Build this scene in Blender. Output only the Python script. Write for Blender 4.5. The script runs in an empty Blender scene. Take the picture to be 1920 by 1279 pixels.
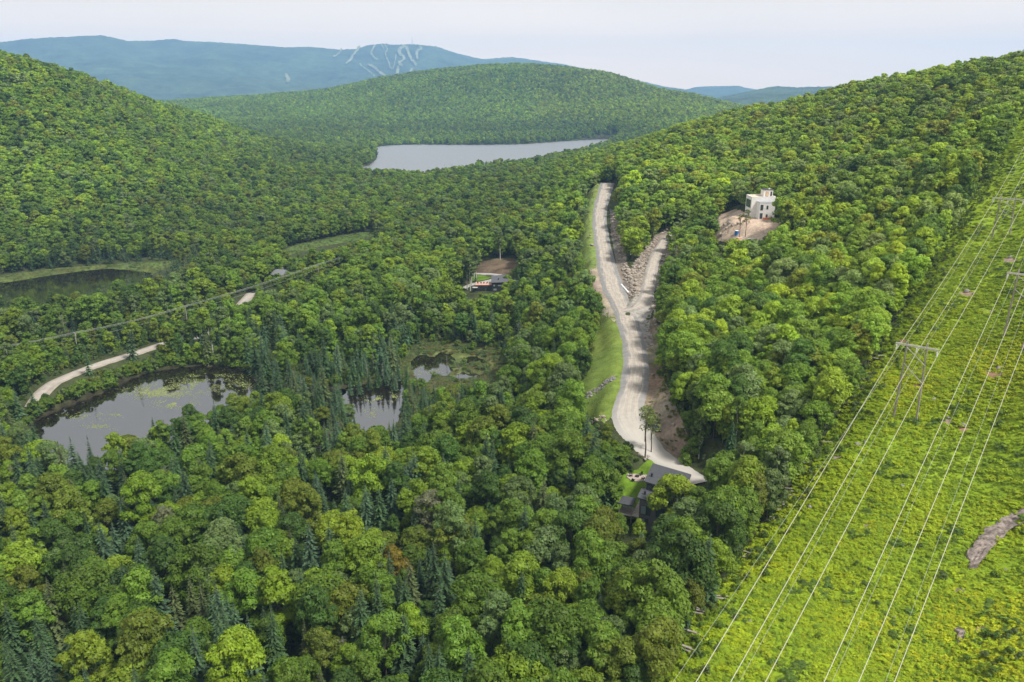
import bpy, math, random, time
import numpy as np
from mathutils import Vector, Matrix, Quaternion
from mathutils.geometry import delaunay_2d_cdt

T0 = time.time()
rnd = random.Random(7)
rng = np.random.default_rng(7)
R = math.radians
scene = bpy.context.scene
col = scene.collection

# ------------------------------------------------------------------ camera
CAM_H = 118.0                      # metres above the pond
FOC = 1450.0                       # focal length in pixels of a 1920 wide frame
PITCH = R(17.8)
SP, CP = math.sin(PITCH), math.cos(PITCH)
cam_data = bpy.data.cameras.new('camera')
cam_data.sensor_width = 36.0
cam_data.lens = 36.0 * FOC / 1920.0
cam_data.clip_start = 1.0
cam_data.clip_end = 40000.0
cam = bpy.data.objects.new('camera', cam_data)
cam.location = (0, 0, CAM_H)
cam.rotation_euler = (math.pi / 2 - PITCH, 0, 0)
col.objects.link(cam)
scene.camera = cam

# ------------------------------------------------------------------ daylight: thin high overcast
SUN_AZ, SUN_EL = R(122.0), R(56.0)         # azimuth clockwise from the view direction
world = bpy.data.worlds.new('World')
scene.world = world
world.use_nodes = True
wt = world.node_tree
for n in list(wt.nodes):
    wt.nodes.remove(n)
w_out = wt.nodes.new('ShaderNodeOutputWorld')
w_bg = wt.nodes.new('ShaderNodeBackground')
w_sky = wt.nodes.new('ShaderNodeTexSky')
w_sky.sky_type = 'NISHITA'
w_sky.sun_disc = False
w_sky.sun_elevation = SUN_EL
w_sky.sun_rotation = SUN_AZ
w_tc = wt.nodes.new('ShaderNodeTexCoord')
w_map = wt.nodes.new('ShaderNodeMapping')
w_map.inputs['Scale'].default_value = (1.0, 1.0, 5.0)
w_noise = wt.nodes.new('ShaderNodeTexNoise')
w_noise.inputs['Scale'].default_value = 1.6
w_noise.inputs['Detail'].default_value = 5.0
w_noise.inputs['Roughness'].default_value = 0.5
w_ramp = wt.nodes.new('ShaderNodeValToRGB')
w_ramp.color_ramp.elements[0].position = 0.3
w_ramp.color_ramp.elements[0].color = (0.850, 0.835, 0.808, 1)
w_ramp.color_ramp.elements[1].position = 0.7
w_ramp.color_ramp.elements[1].color = (0.995, 0.962, 0.912, 1)
w_mul = wt.nodes.new('ShaderNodeVectorMath')
w_mul.operation = 'SCALE'
w_mul.inputs['Scale'].default_value = 2.42
w_mix = wt.nodes.new('ShaderNodeMix')
w_mix.data_type = 'RGBA'
w_mix.inputs['Factor'].default_value = 0.985
w_bg.inputs['Strength'].default_value = 0.1
L = wt.links
L.new(w_tc.outputs['Generated'], w_map.inputs['Vector'])
L.new(w_map.outputs['Vector'], w_noise.inputs['Vector'])
L.new(w_noise.outputs['Fac'], w_ramp.inputs['Fac'])
L.new(w_ramp.outputs['Color'], w_mul.inputs[0])
L.new(w_sky.outputs['Color'], w_mix.inputs['A'])
# paler, warmer band towards the horizon
w_sep = wt.nodes.new('ShaderNodeSeparateXYZ'); L.new(w_tc.outputs['Generated'], w_sep.inputs[0])
w_hz = wt.nodes.new('ShaderNodeMapRange'); w_hz.inputs['From Min'].default_value = 0.0; w_hz.inputs['From Max'].default_value = 0.17
w_hz.inputs['To Min'].default_value = 1.0; w_hz.inputs['To Max'].default_value = 0.0; w_hz.interpolation_type = 'SMOOTHSTEP'
L.new(w_sep.outputs['Z'], w_hz.inputs['Value'])
w_band = wt.nodes.new('ShaderNodeMix'); w_band.data_type = 'RGBA'
w_band.inputs['A'].default_value = (1, 1, 1, 1); w_band.inputs['B'].default_value = (2.15, 1.62, 1.14, 1)
L.new(w_hz.outputs['Result'], w_band.inputs['Factor'])
w_tint = wt.nodes.new('ShaderNodeVectorMath'); w_tint.operation = 'MULTIPLY'
L.new(w_mul.outputs['Vector'], w_tint.inputs[0]); L.new(w_band.outputs['Result'], w_tint.inputs[1])
L.new(w_tint.outputs['Vector'], w_mix.inputs['B'])
L.new(w_mix.outputs['Result'], w_bg.inputs['Color'])
L.new(w_bg.outputs['Background'], w_out.inputs['Surface'])

sun_data = bpy.data.lights.new('sun', 'SUN')
sun_data.energy = 1.5
sun_data.angle = R(10.0)
sun_data.color = (1.0, 0.955, 0.88)
sun = bpy.data.objects.new('sun', sun_data)
sd = Vector((math.sin(SUN_AZ) * math.cos(SUN_EL), math.cos(SUN_AZ) * math.cos(SUN_EL), math.sin(SUN_EL)))
sun.rotation_euler = sd.to_track_quat('Z', 'Y').to_euler()
sun.location = (0, 0, 900)
col.objects.link(sun)

vs = scene.view_settings
vs.view_transform = 'Standard'
vs.look = 'None'
vs.exposure = 1.95
vs.gamma = 1.0
vs.use_curve_mapping = False
cy = scene.cycles
cy.max_bounces = 5
cy.diffuse_bounces = 2
cy.glossy_bounces = 2
cy.transmission_bounces = 3
cy.transparent_max_bounces = 4
cy.volume_bounces = 1
cy.use_denoising = True
cy.caustics_reflective = False
cy.caustics_refractive = False
HAZE_DENSITY = 7.9e-5
HAZE_COLOR = (0.335, 0.60, 1.0, 1)

# ------------------------------------------------------------------ sighting: a bearing in the photograph to a place in the valley
def sight(u, v, d):
    a, b = (u - 960.0) / FOC, (v - 639.5) / FOC
    return np.array((a * d, d * (CP - b * SP), CAM_H - d * (SP + b * CP)))

def on_level(u, v, z):
    b = (v - 639.5) / FOC
    return sight(u, v, (CAM_H - z) / (SP + b * CP))

def proj(x, y, z):
    h = CAM_H - z
    d = y * CP + h * SP
    return 960.0 + FOC * x / d, 639.5 + FOC * (h * CP - y * SP) / d, d

# ------------------------------------------------------------------ noise for terrain
def _hash(ix, iy, seed):
    n = (ix.astype(np.int64) * 374761393 + iy.astype(np.int64) * 668265263 + seed * 974711) & 0x7fffffff
    n = ((n ^ (n >> 13)) * 1274126177) & 0x7fffffff
    return ((n ^ (n >> 16)) & 0xffff) / 65535.0

def vnoise(x, y, seed=0):
    ix, iy = np.floor(x), np.floor(y)
    fx, fy = x - ix, y - iy
    fx, fy = fx * fx * (3 - 2 * fx), fy * fy * (3 - 2 * fy)
    a, b = _hash(ix, iy, seed), _hash(ix + 1, iy, seed)
    c, d = _hash(ix, iy + 1, seed), _hash(ix + 1, iy + 1, seed)
    return (a + (b - a) * fx) * (1 - fy) + (c + (d - c) * fx) * fy - 0.5

def fbm(x, y, octv=4, seed=0):
    s, amp = 0.0, 1.0
    for k in range(octv):
        s = s + amp * vnoise(x * 2 ** k, y * 2 ** k, seed + k)
        amp *= 0.5
    return s

# ------------------------------------------------------------------ terrain
CTRL = []
def C(u, v, d, sub=0.0):
    p = sight(u, v, d); CTRL.append((p[0], p[1], p[2] - sub))
def CZ(u, v, z):
    p = on_level(u, v, z); CTRL.append((p[0], p[1], z))
def CX(x, y, z):
    CTRL.append((x, y, z))
# valley floor and ponds
for u, v in ((80, 800), (300, 680), (470, 700), (250, 850), (400, 800), (560, 730), (720, 760), (850, 690), (800, 640),
             (140, 530), (30, 560), (250, 510)):
    CZ(u, v, 0.4)
for u, v, z in ((100, 725, 2.5), (250, 665, 3), (390, 627, 3.5), (470, 555, 4), (600, 515, 4.5), (720, 470, 6), (300, 560, 3), (600, 580, 3),
                (600, 540, 4), (330, 500, 1), (560, 460, 2), (620, 400, 3), (650, 340, 3), (700, 640, 2), (0, 640, 3), (-100, 700, 4),
                (690, 316, 0), (800, 324, 0), (640, 300, 2), (700, 560, 5), (800, 560, 6), (-150, 560, 2), (700, 400, 5)):
    CZ(u, v, z)
# nearest forest, ground under the crowns
for u, v, d, s in ((0, 1279, 140, 14), (-300, 1200, 150, 14), (0, 1000, 190, 14), (400, 1279, 135, 14), (800, 1279, 130, 14),
                   (1100, 1279, 125, 14), (400, 1000, 190, 14), (800, 1000, 185, 14), (1000, 1000, 180, 14), (500, 850, 234, 14),
                   (800, 850, 228, 14), (950, 800, 240, 14), (1080, 830, 225, 13), (-200, 900, 220, 14)):
    C(u, v, d, s)
# gravel road, its banks, the house plots
for u, v, d in ((1262, 880, 220), (1215, 870, 222), (1190, 790, 240), (1185, 720, 265), (1190, 660, 300), (1175, 590, 345), (1150, 530, 390),
                (1135, 500, 415), (1122, 430, 490), (1128, 380, 550), (1140, 345, 600), (1222, 510, 400), (1235, 465, 440), (1250, 445, 455),
                (1205, 985, 205), (1180, 920, 213)):
    C(u, v, d)
for u, v, z in ((1080, 700, 14), (1000, 650, 6), (1000, 580, 8), (910, 548, 6.3), (905, 520, 7.3), (950, 500, 11), (1050, 450, 22), (1095, 470, 28),
                (1100, 400, 38), (1250, 760, 25), (1250, 840, 19), (1110, 700, 19)):
    CZ(u, v, z)
for u, v, d, s in ((1000, 380, 640, 14), (900, 400, 620, 14), (800, 400, 680, 13), (1050, 330, 760, 14), (1130, 310, 720, 9),
                   (1050, 300, 1000, 13), (950, 330, 900, 13), (850, 318, 1100, 13)):
    C(u, v, d, s)
# right hillside
for u, v, d, s in ((1300, 750, 215, 15), (1400, 850, 190, 14), (1350, 950, 172, 14), (1350, 650, 243, 14), (1550, 560, 260, 14), (1350, 500, 335, 14),
                   (1600, 400, 340, 14), (1400, 300, 546, 14), (1700, 250, 448, 14), (1600, 155, 700, 14), (1800, 120, 604, 14), (1920, 100, 560, 14),
                   (1400, 205, 850, 14), (1250, 250, 1000, 14), (1130, 282, 1100, 14)):
    C(u, v, d, s)
for u, v, d in ((1425, 405, 420), (1390, 440, 408), (1480, 920, 192), (1310, 1150, 153), (1240, 1279, 138), (1600, 740, 215), (1720, 540, 260),
                (1810, 380, 330), (1900, 240, 420), (1450, 1279, 129), (1920, 1279, 113.7), (1920, 1000, 152), (1920, 800, 179), (1700, 1000, 163.6),
                (1695, 788, 200), (1876, 446, 287), (1881, 635, 219)):
    C(u, v, d)
for p in ((200, 150, 75), (150, 80, 62), (60, 55, 30), (0, 40, 12), (-80, 60, 4), (300, 300, 112), (450, 500, 160), (420, 1000, 70), (640, 900, 110),
          (300, 1300, 25), (200, 1450, 5), (700, 500, 210), (520, 700, 150), (250, 30, 90)):
    CX(*p)
# left hill
for u, v, z in ((150, 490, 1), (0, 482, 2), (400, 478, 1)):
    CZ(u, v, z)
for u, v, d, s in ((0, 300, 650, 14), (0, 200, 710, 14), (0, 112, 760, 14), (150, 142, 900, 14), (250, 172, 1050, 14), (330, 205, 1200, 14),
                   (450, 240, 1400, 14), (600, 276, 1600, 12), (200, 300, 720, 14), (200, 220, 830, 14), (200, 400, 620, 14), (400, 300, 900, 14),
                   (400, 250, 1150, 14), (400, 400, 700, 13), (550, 300, 1250, 12), (400, 224, 1300, 14), (0, 400, 590, 14)):
    C(u, v, d, s)
for p in ((-420, 500, 22), (-700, 800, 150), (-600, 600, 75), (-950, 1000, 110), (-900, 1500, 60), (-1000, 700, 180), (-800, 2000, 30),
          (-250, 120, 4), (-400, 300, 6), (-900, 400, 90)):
    CX(*p)
# beyond the lake
for u, v, d, s in ((500, 250, 1920, 13), (420, 212, 2600, 12), (350, 190, 3000, 12), (600, 200, 2700, 12), (600, 166, 3200, 12), (800, 200, 2500, 12),
                   (800, 134, 3000, 12), (800, 250, 2050, 12), (1000, 200, 2400, 12), (1000, 117, 2900, 12), (1000, 250, 2000, 12), (1150, 137, 2800, 12),
                   (1200, 200, 2300, 12), (1200, 243, 1950, 12), (1300, 178, 2600, 12), (1390, 200, 2500, 12), (900, 120, 2950, 12), (700, 150, 3050, 12),
                   (1080, 124, 2850, 12), (1500, 225, 2400, 12), (500, 180, 3100, 12)):
    C(u, v, d, s)
for u, v in ((712, 274), (850, 271), (1000, 269), (1100, 263), (900, 300), (1000, 285), (700, 300)):
    CZ(u, v, -1.0)
for az, r, z in ((-14, 4600, 50), (0, 4200, 80), (8, 3900, 60), (14, 3600, 20), (-25, 3500, 60), (-35, 2500, 90), (25, 2500, 60), (35, 2000, 90),
                 (-40, 6000, 60), (0, 6500, 40), (20, 5500, 40), (-20, 7000, 60), (0, 14000, 60), (-40, 14000, 60), (40, 14000, 60), (20, 14000, 60),
                 (48, 900, 190), (48, 300, 130), (-50, 300, 40), (-50, 1500, 120), (45, 5000, 60)):
    a = R(az); CX(r * math.sin(a), r * math.cos(a), z)

TH0, TH1, NT = R(-52), R(52), 425
R0, R1, NR = 42.0, 14600.0, 555
LR0, LR1 = math.log(R0), math.log(R1)

class Field:
    """Height over bearing and log-distance from the spot below the viewpoint."""
    def __init__(self, th0, th1, nt, r0, r1, nr):
        self.th = np.linspace(th0, th1, nt); self.lr = np.linspace(math.log(r0), math.log(r1), nr)
        self.r = np.exp(self.lr)
        self.T, self.Rr = np.meshgrid(self.th, self.r, indexing='ij')
        self.X, self.Y = self.Rr * np.sin(self.T), self.Rr * np.cos(self.T)
        self.H = np.zeros_like(self.X)
    def at(self, x, y):
        x, y = np.asarray(x, float), np.asarray(y, float)
        t = (np.arctan2(x, y) - self.th[0]) / (self.th[1] - self.th[0])
        s = (np.log(np.maximum(np.hypot(x, y), 1.0)) - self.lr[0]) / (self.lr[1] - self.lr[0])
        t = np.clip(t, 0, len(self.th) - 1.001); s = np.clip(s, 0, len(self.lr) - 1.001)
        i, j = t.astype(int), s.astype(int)
        ft, fs = t - i, s - j
        H = self.H
        return (H[i, j] * (1 - ft) + H[i + 1, j] * ft) * (1 - fs) + (H[i, j + 1] * (1 - ft) + H[i + 1, j + 1] * ft) * fs
    def hit(self, u, v):
        """First place where the sight line through (u, v) meets the ground, or None."""
        p = sight(u, v, 1.0)
        hr = math.hypot(p[0], p[1]); slope = (p[2] - CAM_H) / hr; th = math.atan2(p[0], p[1])
        t = min(max((th - self.th[0]) / (self.th[1] - self.th[0]), 0), len(self.th) - 1.001); i = int(t); f = t - i
        colh = self.H[i] * (1 - f) + self.H[i + 1] * f
        below = CAM_H + self.r * slope - colh
        k = np.nonzero(below < 0)[0]
        if len(k) == 0:
            return None
        k = k[0]
        if k == 0:
            r = self.r[0]
        else:
            g = below[k - 1] / (below[k - 1] - below[k]); r = self.r[k - 1] + g * (self.r[k] - self.r[k - 1])
        return np.array((r * math.sin(th), r * math.cos(th), CAM_H + r * slope))

F = Field(TH0, TH1, NT, R0, R1, NR)
c = np.array(CTRL)
def feat(x, y):
    return np.stack((np.arctan2(x, y) * 2.2, np.log(np.hypot(x, y)) * 1.0), -1)
cf = feat(c[:, 0], c[:, 1])
dist = np.sqrt(((cf[:, None] - cf[None]) ** 2).sum(-1) + 0.05 ** 2)
wgt = np.linalg.solve(dist + np.eye(len(c)) * -0.004, c[:, 2])
gf = feat(F.X, F.Y)
for i0 in range(0, NT, 40):
    g = gf[i0:i0 + 40].reshape(-1, 2)
    dd = np.sqrt(((g[:, None] - cf[None]) ** 2).sum(-1) + 0.05 ** 2)
    F.H[i0:i0 + 40] = (dd @ wgt).reshape(-1, NR)
far_amt = np.clip((F.Rr - 500) / 1500, 0, 1)
hill = np.clip((F.H - 6) / 30, 0, 1)
F.H += hill * far_amt * (fbm(F.X / 260, F.Y / 260, 3, 3) * 16)
F.H += np.clip((F.H - 3) / 10, 0, 1) * fbm(F.X / 35, F.Y / 35, 3, 9) * 2.0
F.H += fbm(F.X / 9, F.Y / 9, 2, 5) * 0.5 * np.clip((900 - F.Rr) / 500, 0, 1)

def poly_mask(x, y, poly):
    x, y = np.asarray(x), np.asarray(y)
    ins = np.zeros(x.shape, bool)
    n = len(poly)
    for i in range(n):
        x1, y1 = poly[i][0], poly[i][1]; x2, y2 = poly[(i + 1) % n][0], poly[(i + 1) % n][1]
        if y1 == y2:
            continue
        cnd = (y1 > y) != (y2 > y)
        ins ^= cnd & (x < (x2 - x1) * (y - y1) / (y2 - y1) + x1)
    return ins

def seg_dist(x, y, pts):
    """Distance to a polyline, and the parameter along it (index + fraction)."""
    best = np.full(np.shape(x), 1e9); par = np.zeros(np.shape(x))
    for i in range(len(pts) - 1):
        ax, ay = pts[i][0], pts[i][1]; bx, by = pts[i + 1][0], pts[i + 1][1]
        dx, dy = bx - ax, by - ay
        t = np.clip(((x - ax) * dx + (y - ay) * dy) / (dx * dx + dy * dy + 1e-9), 0, 1)
        d = np.hypot(x - ax - t * dx, y - ay - t * dy)
        m = d < best
        best = np.where(m, d, best); par = np.where(m, i + t, par)
    return best, par

def poly_edge_dist(x, y, poly):
    return seg_dist(x, y, list(poly) + [poly[0]])[0]

def smooth_line(pts, n):
    """Catmull-Rom through points, n samples."""
    p = np.array(pts, float)
    p = np.vstack((2 * p[0] - p[1], p, 2 * p[-1] - p[-2]))
    out = []
    m = len(p) - 3
    for s in np.linspace(0, m - 1e-6, n):
        i = int(s); t = s - i
        a, b, c_, d = p[i], p[i + 1], p[i + 2], p[i + 3]
        out.append(0.5 * (2 * b + (c_ - a) * t + (2 * a - 5 * b + 4 * c_ - d) * t * t + (3 * b - a - 3 * c_ + d) * t ** 3))
    return np.array(out)

# ---- water levels
POND_Z, LAKE_Z = 0.0, -2.0
PONDS = {
    'pond': ([(50, 815), (70, 786), (115, 764), (190, 736), (255, 706), (320, 690), (400, 686), (455, 694), (495, 718), (560, 728), (640, 728),
              (640, 742), (560, 748), (500, 752), (440, 775), (360, 815), (290, 860), (200, 890), (110, 880), (60, 850)], POND_Z),
    'channel_pond': ([(636, 728), (690, 718), (742, 712), (757, 722), (756, 758), (742, 798), (705, 822), (668, 806), (648, 770), (636, 742)], POND_Z),
    'marsh_pool': ([(770, 678), (788, 664), (812, 668), (828, 660), (848, 666), (856, 678), (838, 684), (852, 694), (836, 706), (812, 702), (806, 716), (784, 720), (774, 704)], POND_Z),
    'marsh_puddle': ([(866, 674), (884, 668), (908, 672), (918, 680), (902, 684), (890, 680), (878, 685)], POND_Z),
    'reed_puddle': ([(846, 706), (866, 698), (890, 702), (908, 699), (900, 709), (874, 712), (858, 714)], POND_Z),
    'beaver_pond': ([(-140, 560), (-60, 540), (30, 527), (120, 513), (205, 504), (250, 508), (290, 514), (250, 545), (140, 568), (40, 580), (-100, 600)], POND_Z),
    'lake': ([(655, 317), (690, 310), (706, 298), (707, 284), (712, 275), (780, 271.5), (880, 272), (980, 270.5), (1060, 265), (1130, 261), (1160, 262), (1130, 275),
              (1060, 292), (1000, 305), (950, 318), (880, 328), (780, 328), (720, 324), (680, 320)], LAKE_Z),
}
WATER = {}
for k, (px, z) in PONDS.items():
    w = [on_level(u, v, z)[:2] for u, v in px]
    WATER[k] = (smooth_line(w + [w[0]], len(w) * 4)[:-1], z)
def shore(x, y, nm):
    poly, z = WATER[nm]
    d = poly_edge_dist(x, y, poly)
    return np.where(poly_mask(x, y, poly), -d, d)
for step_ in ('shore', 'bed'):
    for nm, (poly, z) in WATER.items():
        lo, hi = poly.min(0) - 90, poly.max(0) + 90
        m = (F.X > lo[0]) & (F.X < hi[0]) & (F.Y > lo[1]) & (F.Y < hi[1])
        ds = shore(F.X[m], F.Y[m], nm)
        if step_ == 'shore':
            F.H[m] = np.maximum(F.H[m], z + 0.12 + 0.03 * np.clip(ds, 0, 20))
        else:
            F.H[m] = np.where(ds < 0, z + np.maximum(-0.25 + 0.12 * ds, -1.5), F.H[m])

# ---- roads: centre lines
def hits(px):
    return np.array([F.hit(u, v) for u, v in px])
def level_profile(line):
    z = line[:, 2].copy()
    for _ in range(12):
        z[1:-1] = (z[:-2] + 2 * z[1:-1] + z[2:]) / 4
    line[:, 2] = z
    return line
road_px = [(1316, 906), (1298, 893), (1268, 877), (1240, 859), (1216, 838), (1193, 812), (1178, 785), (1180, 755), (1190, 715), (1193, 675), (1187, 640), (1178, 605), (1166, 575), (1152, 545), (1142, 515), (1134, 480),
           (1127, 440), (1124, 410), (1127, 385), (1133, 362), (1139, 343)]
ROADS = {}
def add_road(nm, px, width, n):
    ln = level_profile(smooth_line(hits(px), n))
    ROADS[nm] = (ln, np.full(n, width) if np.isscalar(width) else np.interp(np.linspace(0, 1, n), np.linspace(0, 1, len(width)), width))
add_road('gravel_road', road_px, [7.5, 7.5, 8, 8.5, 10.5, 13.5, 13, 11, 10.5, 10.5, 10.5, 11, 11.5, 12.5, 12.5, 11, 11, 11, 11, 11.5, 12.5], 170)
add_road('gravel_driveway', [(1178, 785), (1196, 812), (1215, 836), (1240, 858), (1268, 876), (1300, 893), (1316, 905)], [9, 10, 10, 8.5, 8, 8, 8], 50)
add_road('gravel_spur', [(1168, 583), (1195, 575), (1210, 560), (1216, 535), (1221, 510), (1228, 485), (1240, 460), (1256, 442), (1290, 430), (1335, 438), (1372, 446)],
         [7.5, 7.5, 8, 7, 6.8, 6.8, 6.6, 6.4, 6, 6, 6], 70)
add_road('valley_road', [(62, 762), (76, 740), (92, 724), (115, 711), (180, 685), (250, 663), (320, 642), (385, 628), (430, 600), (452, 572), (466, 556), (472, 550)], 7.6, 90)
add_road('forecourt_drive', [(868, 541), (884, 534), (905, 529), (925, 524), (945, 517.5), (918, 514), (885, 513)], 5.0, 50)

def flatten(line, half, fall, drop):
    """Blend the ground to a road's level, and lower it a little under the road's own sheet."""
    lo, hi = line[:, :2].min(0) - half.max() - fall - 5, line[:, :2].max(0) + half.max() + fall + 5
    m = (F.X > lo[0]) & (F.X < hi[0]) & (F.Y > lo[1]) & (F.Y < hi[1])
    d, par = seg_dist(F.X[m], F.Y[m], line)
    z = np.interp(par, np.arange(len(line)), line[:, 2]); hw = np.interp(par, np.arange(len(line)), half)
    k = np.clip((d - hw - 1.0) / fall, 0, 1); k = k * k * (3 - 2 * k)
    h = F.H[m] * k + z * (1 - k)
    F.H[m] = h - drop * np.clip((hw + 0.2 - d) / 0.8, 0, 1)
for nm, (ln, w) in ROADS.items():
    flatten(ln, w / 2, 7.0 if 'road' in nm or 'spur' in nm else 5.0, 0.0)
for nm, (ln, w) in ROADS.items():
    ln[:, 2] = F.at(ln[:, 0], ln[:, 1]); level_profile(ln)
for nm, (ln, w) in ROADS.items():
    flatten(ln, w / 2, 3.0, 0.28)

# ---- building platforms
def platform(x, y, rad, z, fall):
    d = np.hypot(F.X - x, F.Y - y)
    k = np.clip((d - rad) / fall, 0, 1); k = k * k * (3 - 2 * k)
    F.H[:] = F.H * k + z * (1 - k)
# ------------------------------------------------------------------ object helpers
def tag(o, label=None, cat=None, group=None, kind=None):
    if label: o['label'] = label
    if cat: o['category'] = cat
    if group: o['group'] = group
    if kind: o['kind'] = kind
    return o

def link(name, data, parent=None):
    o = bpy.data.objects.new(name, data)
    col.objects.link(o)
    if parent is not None:
        o.parent = parent
    return o

def empty(name, loc, rz=0.0):
    o = bpy.data.objects.new(name, None)
    o.location = loc; o.rotation_euler = (0, 0, rz); o.empty_display_size = 0.5
    col.objects.link(o)
    return o

def mesh_np(name, verts, tris, mats=(), mat_idx=None, smooth=False, attrs=None):
    """Mesh from numpy arrays; tris is (n,3) or (n,4)."""
    verts = np.asarray(verts, np.float32); tris = np.asarray(tris, np.int32)
    me = bpy.data.meshes.new(name)
    n, k = tris.shape
    me.vertices.add(len(verts)); me.vertices.foreach_set('co', verts.ravel())
    me.loops.add(n * k); me.loops.foreach_set('vertex_index', tris.ravel())
    me.polygons.add(n)
    me.polygons.foreach_set('loop_start', np.arange(0, n * k, k, dtype=np.int32))
    me.polygons.foreach_set('loop_total', np.full(n, k, np.int32))
    for m in mats:
        me.materials.append(m)
    if mat_idx is not None:
        me.polygons.foreach_set('material_index', np.asarray(mat_idx, np.int32))
    if smooth:
        me.polygons.foreach_set('use_smooth', np.ones(n, bool))
    for an, (dom, typ, val) in (attrs or {}).items():
        a = me.attributes.new(an, typ, dom)
        fld = {'FLOAT': 'value', 'INT': 'value', 'FLOAT_VECTOR': 'vector', 'FLOAT_COLOR': 'color'}[typ]
        a.data.foreach_set(fld, np.asarray(val, np.int32 if typ == 'INT' else np.float32).ravel())
    me.update()
    me.validate()
    return me

class MB:
    """Collects boxes, tubes and polygons into one mesh."""
    def __init__(self):
        self.v, self.f, self.m = [], [], []
    def add(self, v, f, mi=0):
        o = len(self.v)
        self.v += [tuple(p) for p in v]
        self.f += [tuple(i + o for i in q) for q in f]
        self.m += [mi] * len(f)
        return self
    def box(self, x0, x1, y0, y1, z0, z1, mi=0):
        return self.prism([(x0, y0), (x1, y0), (x1, y1), (x0, y1)], z0, z1, mi)
    def prism(self, poly, z0, z1, mi=0):
        n = len(poly)
        zt = z1 if hasattr(z1, '__len__') else [z1] * n
        zb = z0 if hasattr(z0, '__len__') else [z0] * n
        v = [(p[0], p[1], zb[i]) for i, p in enumerate(poly)] + [(p[0], p[1], zt[i]) for i, p in enumerate(poly)]
        f = [tuple(range(n))[::-1], tuple(range(n, 2 * n))] + [(i, (i + 1) % n, n + (i + 1) % n, n + i) for i in range(n)]
        return self.add(v, f, mi)
    def tube(self, a, b, r0, r1=None, n=6, mi=0, cap=True):
        a, b = Vector(a), Vector(b); r1 = r0 if r1 is None else r1
        d = (b - a).normalized(); s = d.orthogonal().normalized(); t = d.cross(s)
        v = []
        for p, r in ((a, r0), (b, r1)):
            for i in range(n):
                q = 2 * math.pi * i / n; v.append(p + (s * math.cos(q) + t * math.sin(q)) * r)
        f = [(i, (i + 1) % n, n + (i + 1) % n, n + i) for i in range(n)]
        if cap:
            f += [tuple(range(n))[::-1], tuple(range(n, 2 * n))]
        return self.add(v, f, mi)
    def path(self, pts, rad, n=5, mi=0):
        pts = [Vector(p) for p in pts]
        for i in range(len(pts) - 1):
            self.tube(pts[i], pts[i + 1], rad[i], rad[i + 1], n, mi, cap=False)
        return self
    def mesh(self, name, mats, smooth=False):
        me = bpy.data.meshes.new(name)
        me.from_pydata([tuple(p) for p in self.v], [], self.f)
        for m in (mats if isinstance(mats, (list, tuple)) else [mats]):
            me.materials.append(m)
        me.polygons.foreach_set('material_index', self.m)
        if smooth:
            me.polygons.foreach_set('use_smooth', [True] * len(me.polygons))
        me.update()
        return me
    def build(self, name, mats, parent=None, smooth=False):
        return link(name, self.mesh(name, mats, smooth), parent)

# ------------------------------------------------------------------ materials
MATS = {}
def mat(name, color, rough=0.8, var=0.0, scale=1.0, metal=0.0, spec=0.3, bump=0.0, detail=4.0, color2=None, coords='Object'):
    if name in MATS:
        return MATS[name]
    m = bpy.data.materials.new(name); MATS[name] = m
    m.use_nodes = True
    nt = m.node_tree; b = nt.nodes['Principled BSDF']
    b.inputs['Roughness'].default_value = rough
    b.inputs['Metallic'].default_value = metal
    b.inputs['Specular IOR Level'].default_value = spec
    if var or color2 or bump:
        tc = nt.nodes.new('ShaderNodeTexCoord'); nz = nt.nodes.new('ShaderNodeTexNoise')
        nz.inputs['Scale'].default_value = scale; nz.inputs['Detail'].default_value = detail; nz.inputs['Roughness'].default_value = 0.62
        nt.links.new(tc.outputs[coords], nz.inputs['Vector'])
        rp = nt.nodes.new('ShaderNodeValToRGB')
        c2 = color2 or tuple(min(1, k * (1 + var)) for k in color)
        c1 = color if color2 else tuple(k * (1 - var) for k in color)
        rp.color_ramp.elements[0].position = 0.36; rp.color_ramp.elements[0].color = (*c1, 1)
        rp.color_ramp.elements[1].position = 0.66; rp.color_ramp.elements[1].color = (*c2, 1)
        nt.links.new(nz.outputs['Fac'], rp.inputs['Fac']); nt.links.new(rp.outputs['Color'], b.inputs['Base Color'])
        if bump:
            bp = nt.nodes.new('ShaderNodeBump'); bp.inputs['Strength'].default_value = 1.0; bp.inputs['Distance'].default_value = bump
            nt.links.new(nz.outputs['Fac'], bp.inputs['Height']); nt.links.new(bp.outputs['Normal'], b.inputs['Normal'])
    else:
        b.inputs['Base Color'].default_value = (*color, 1)
    return m

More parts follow.
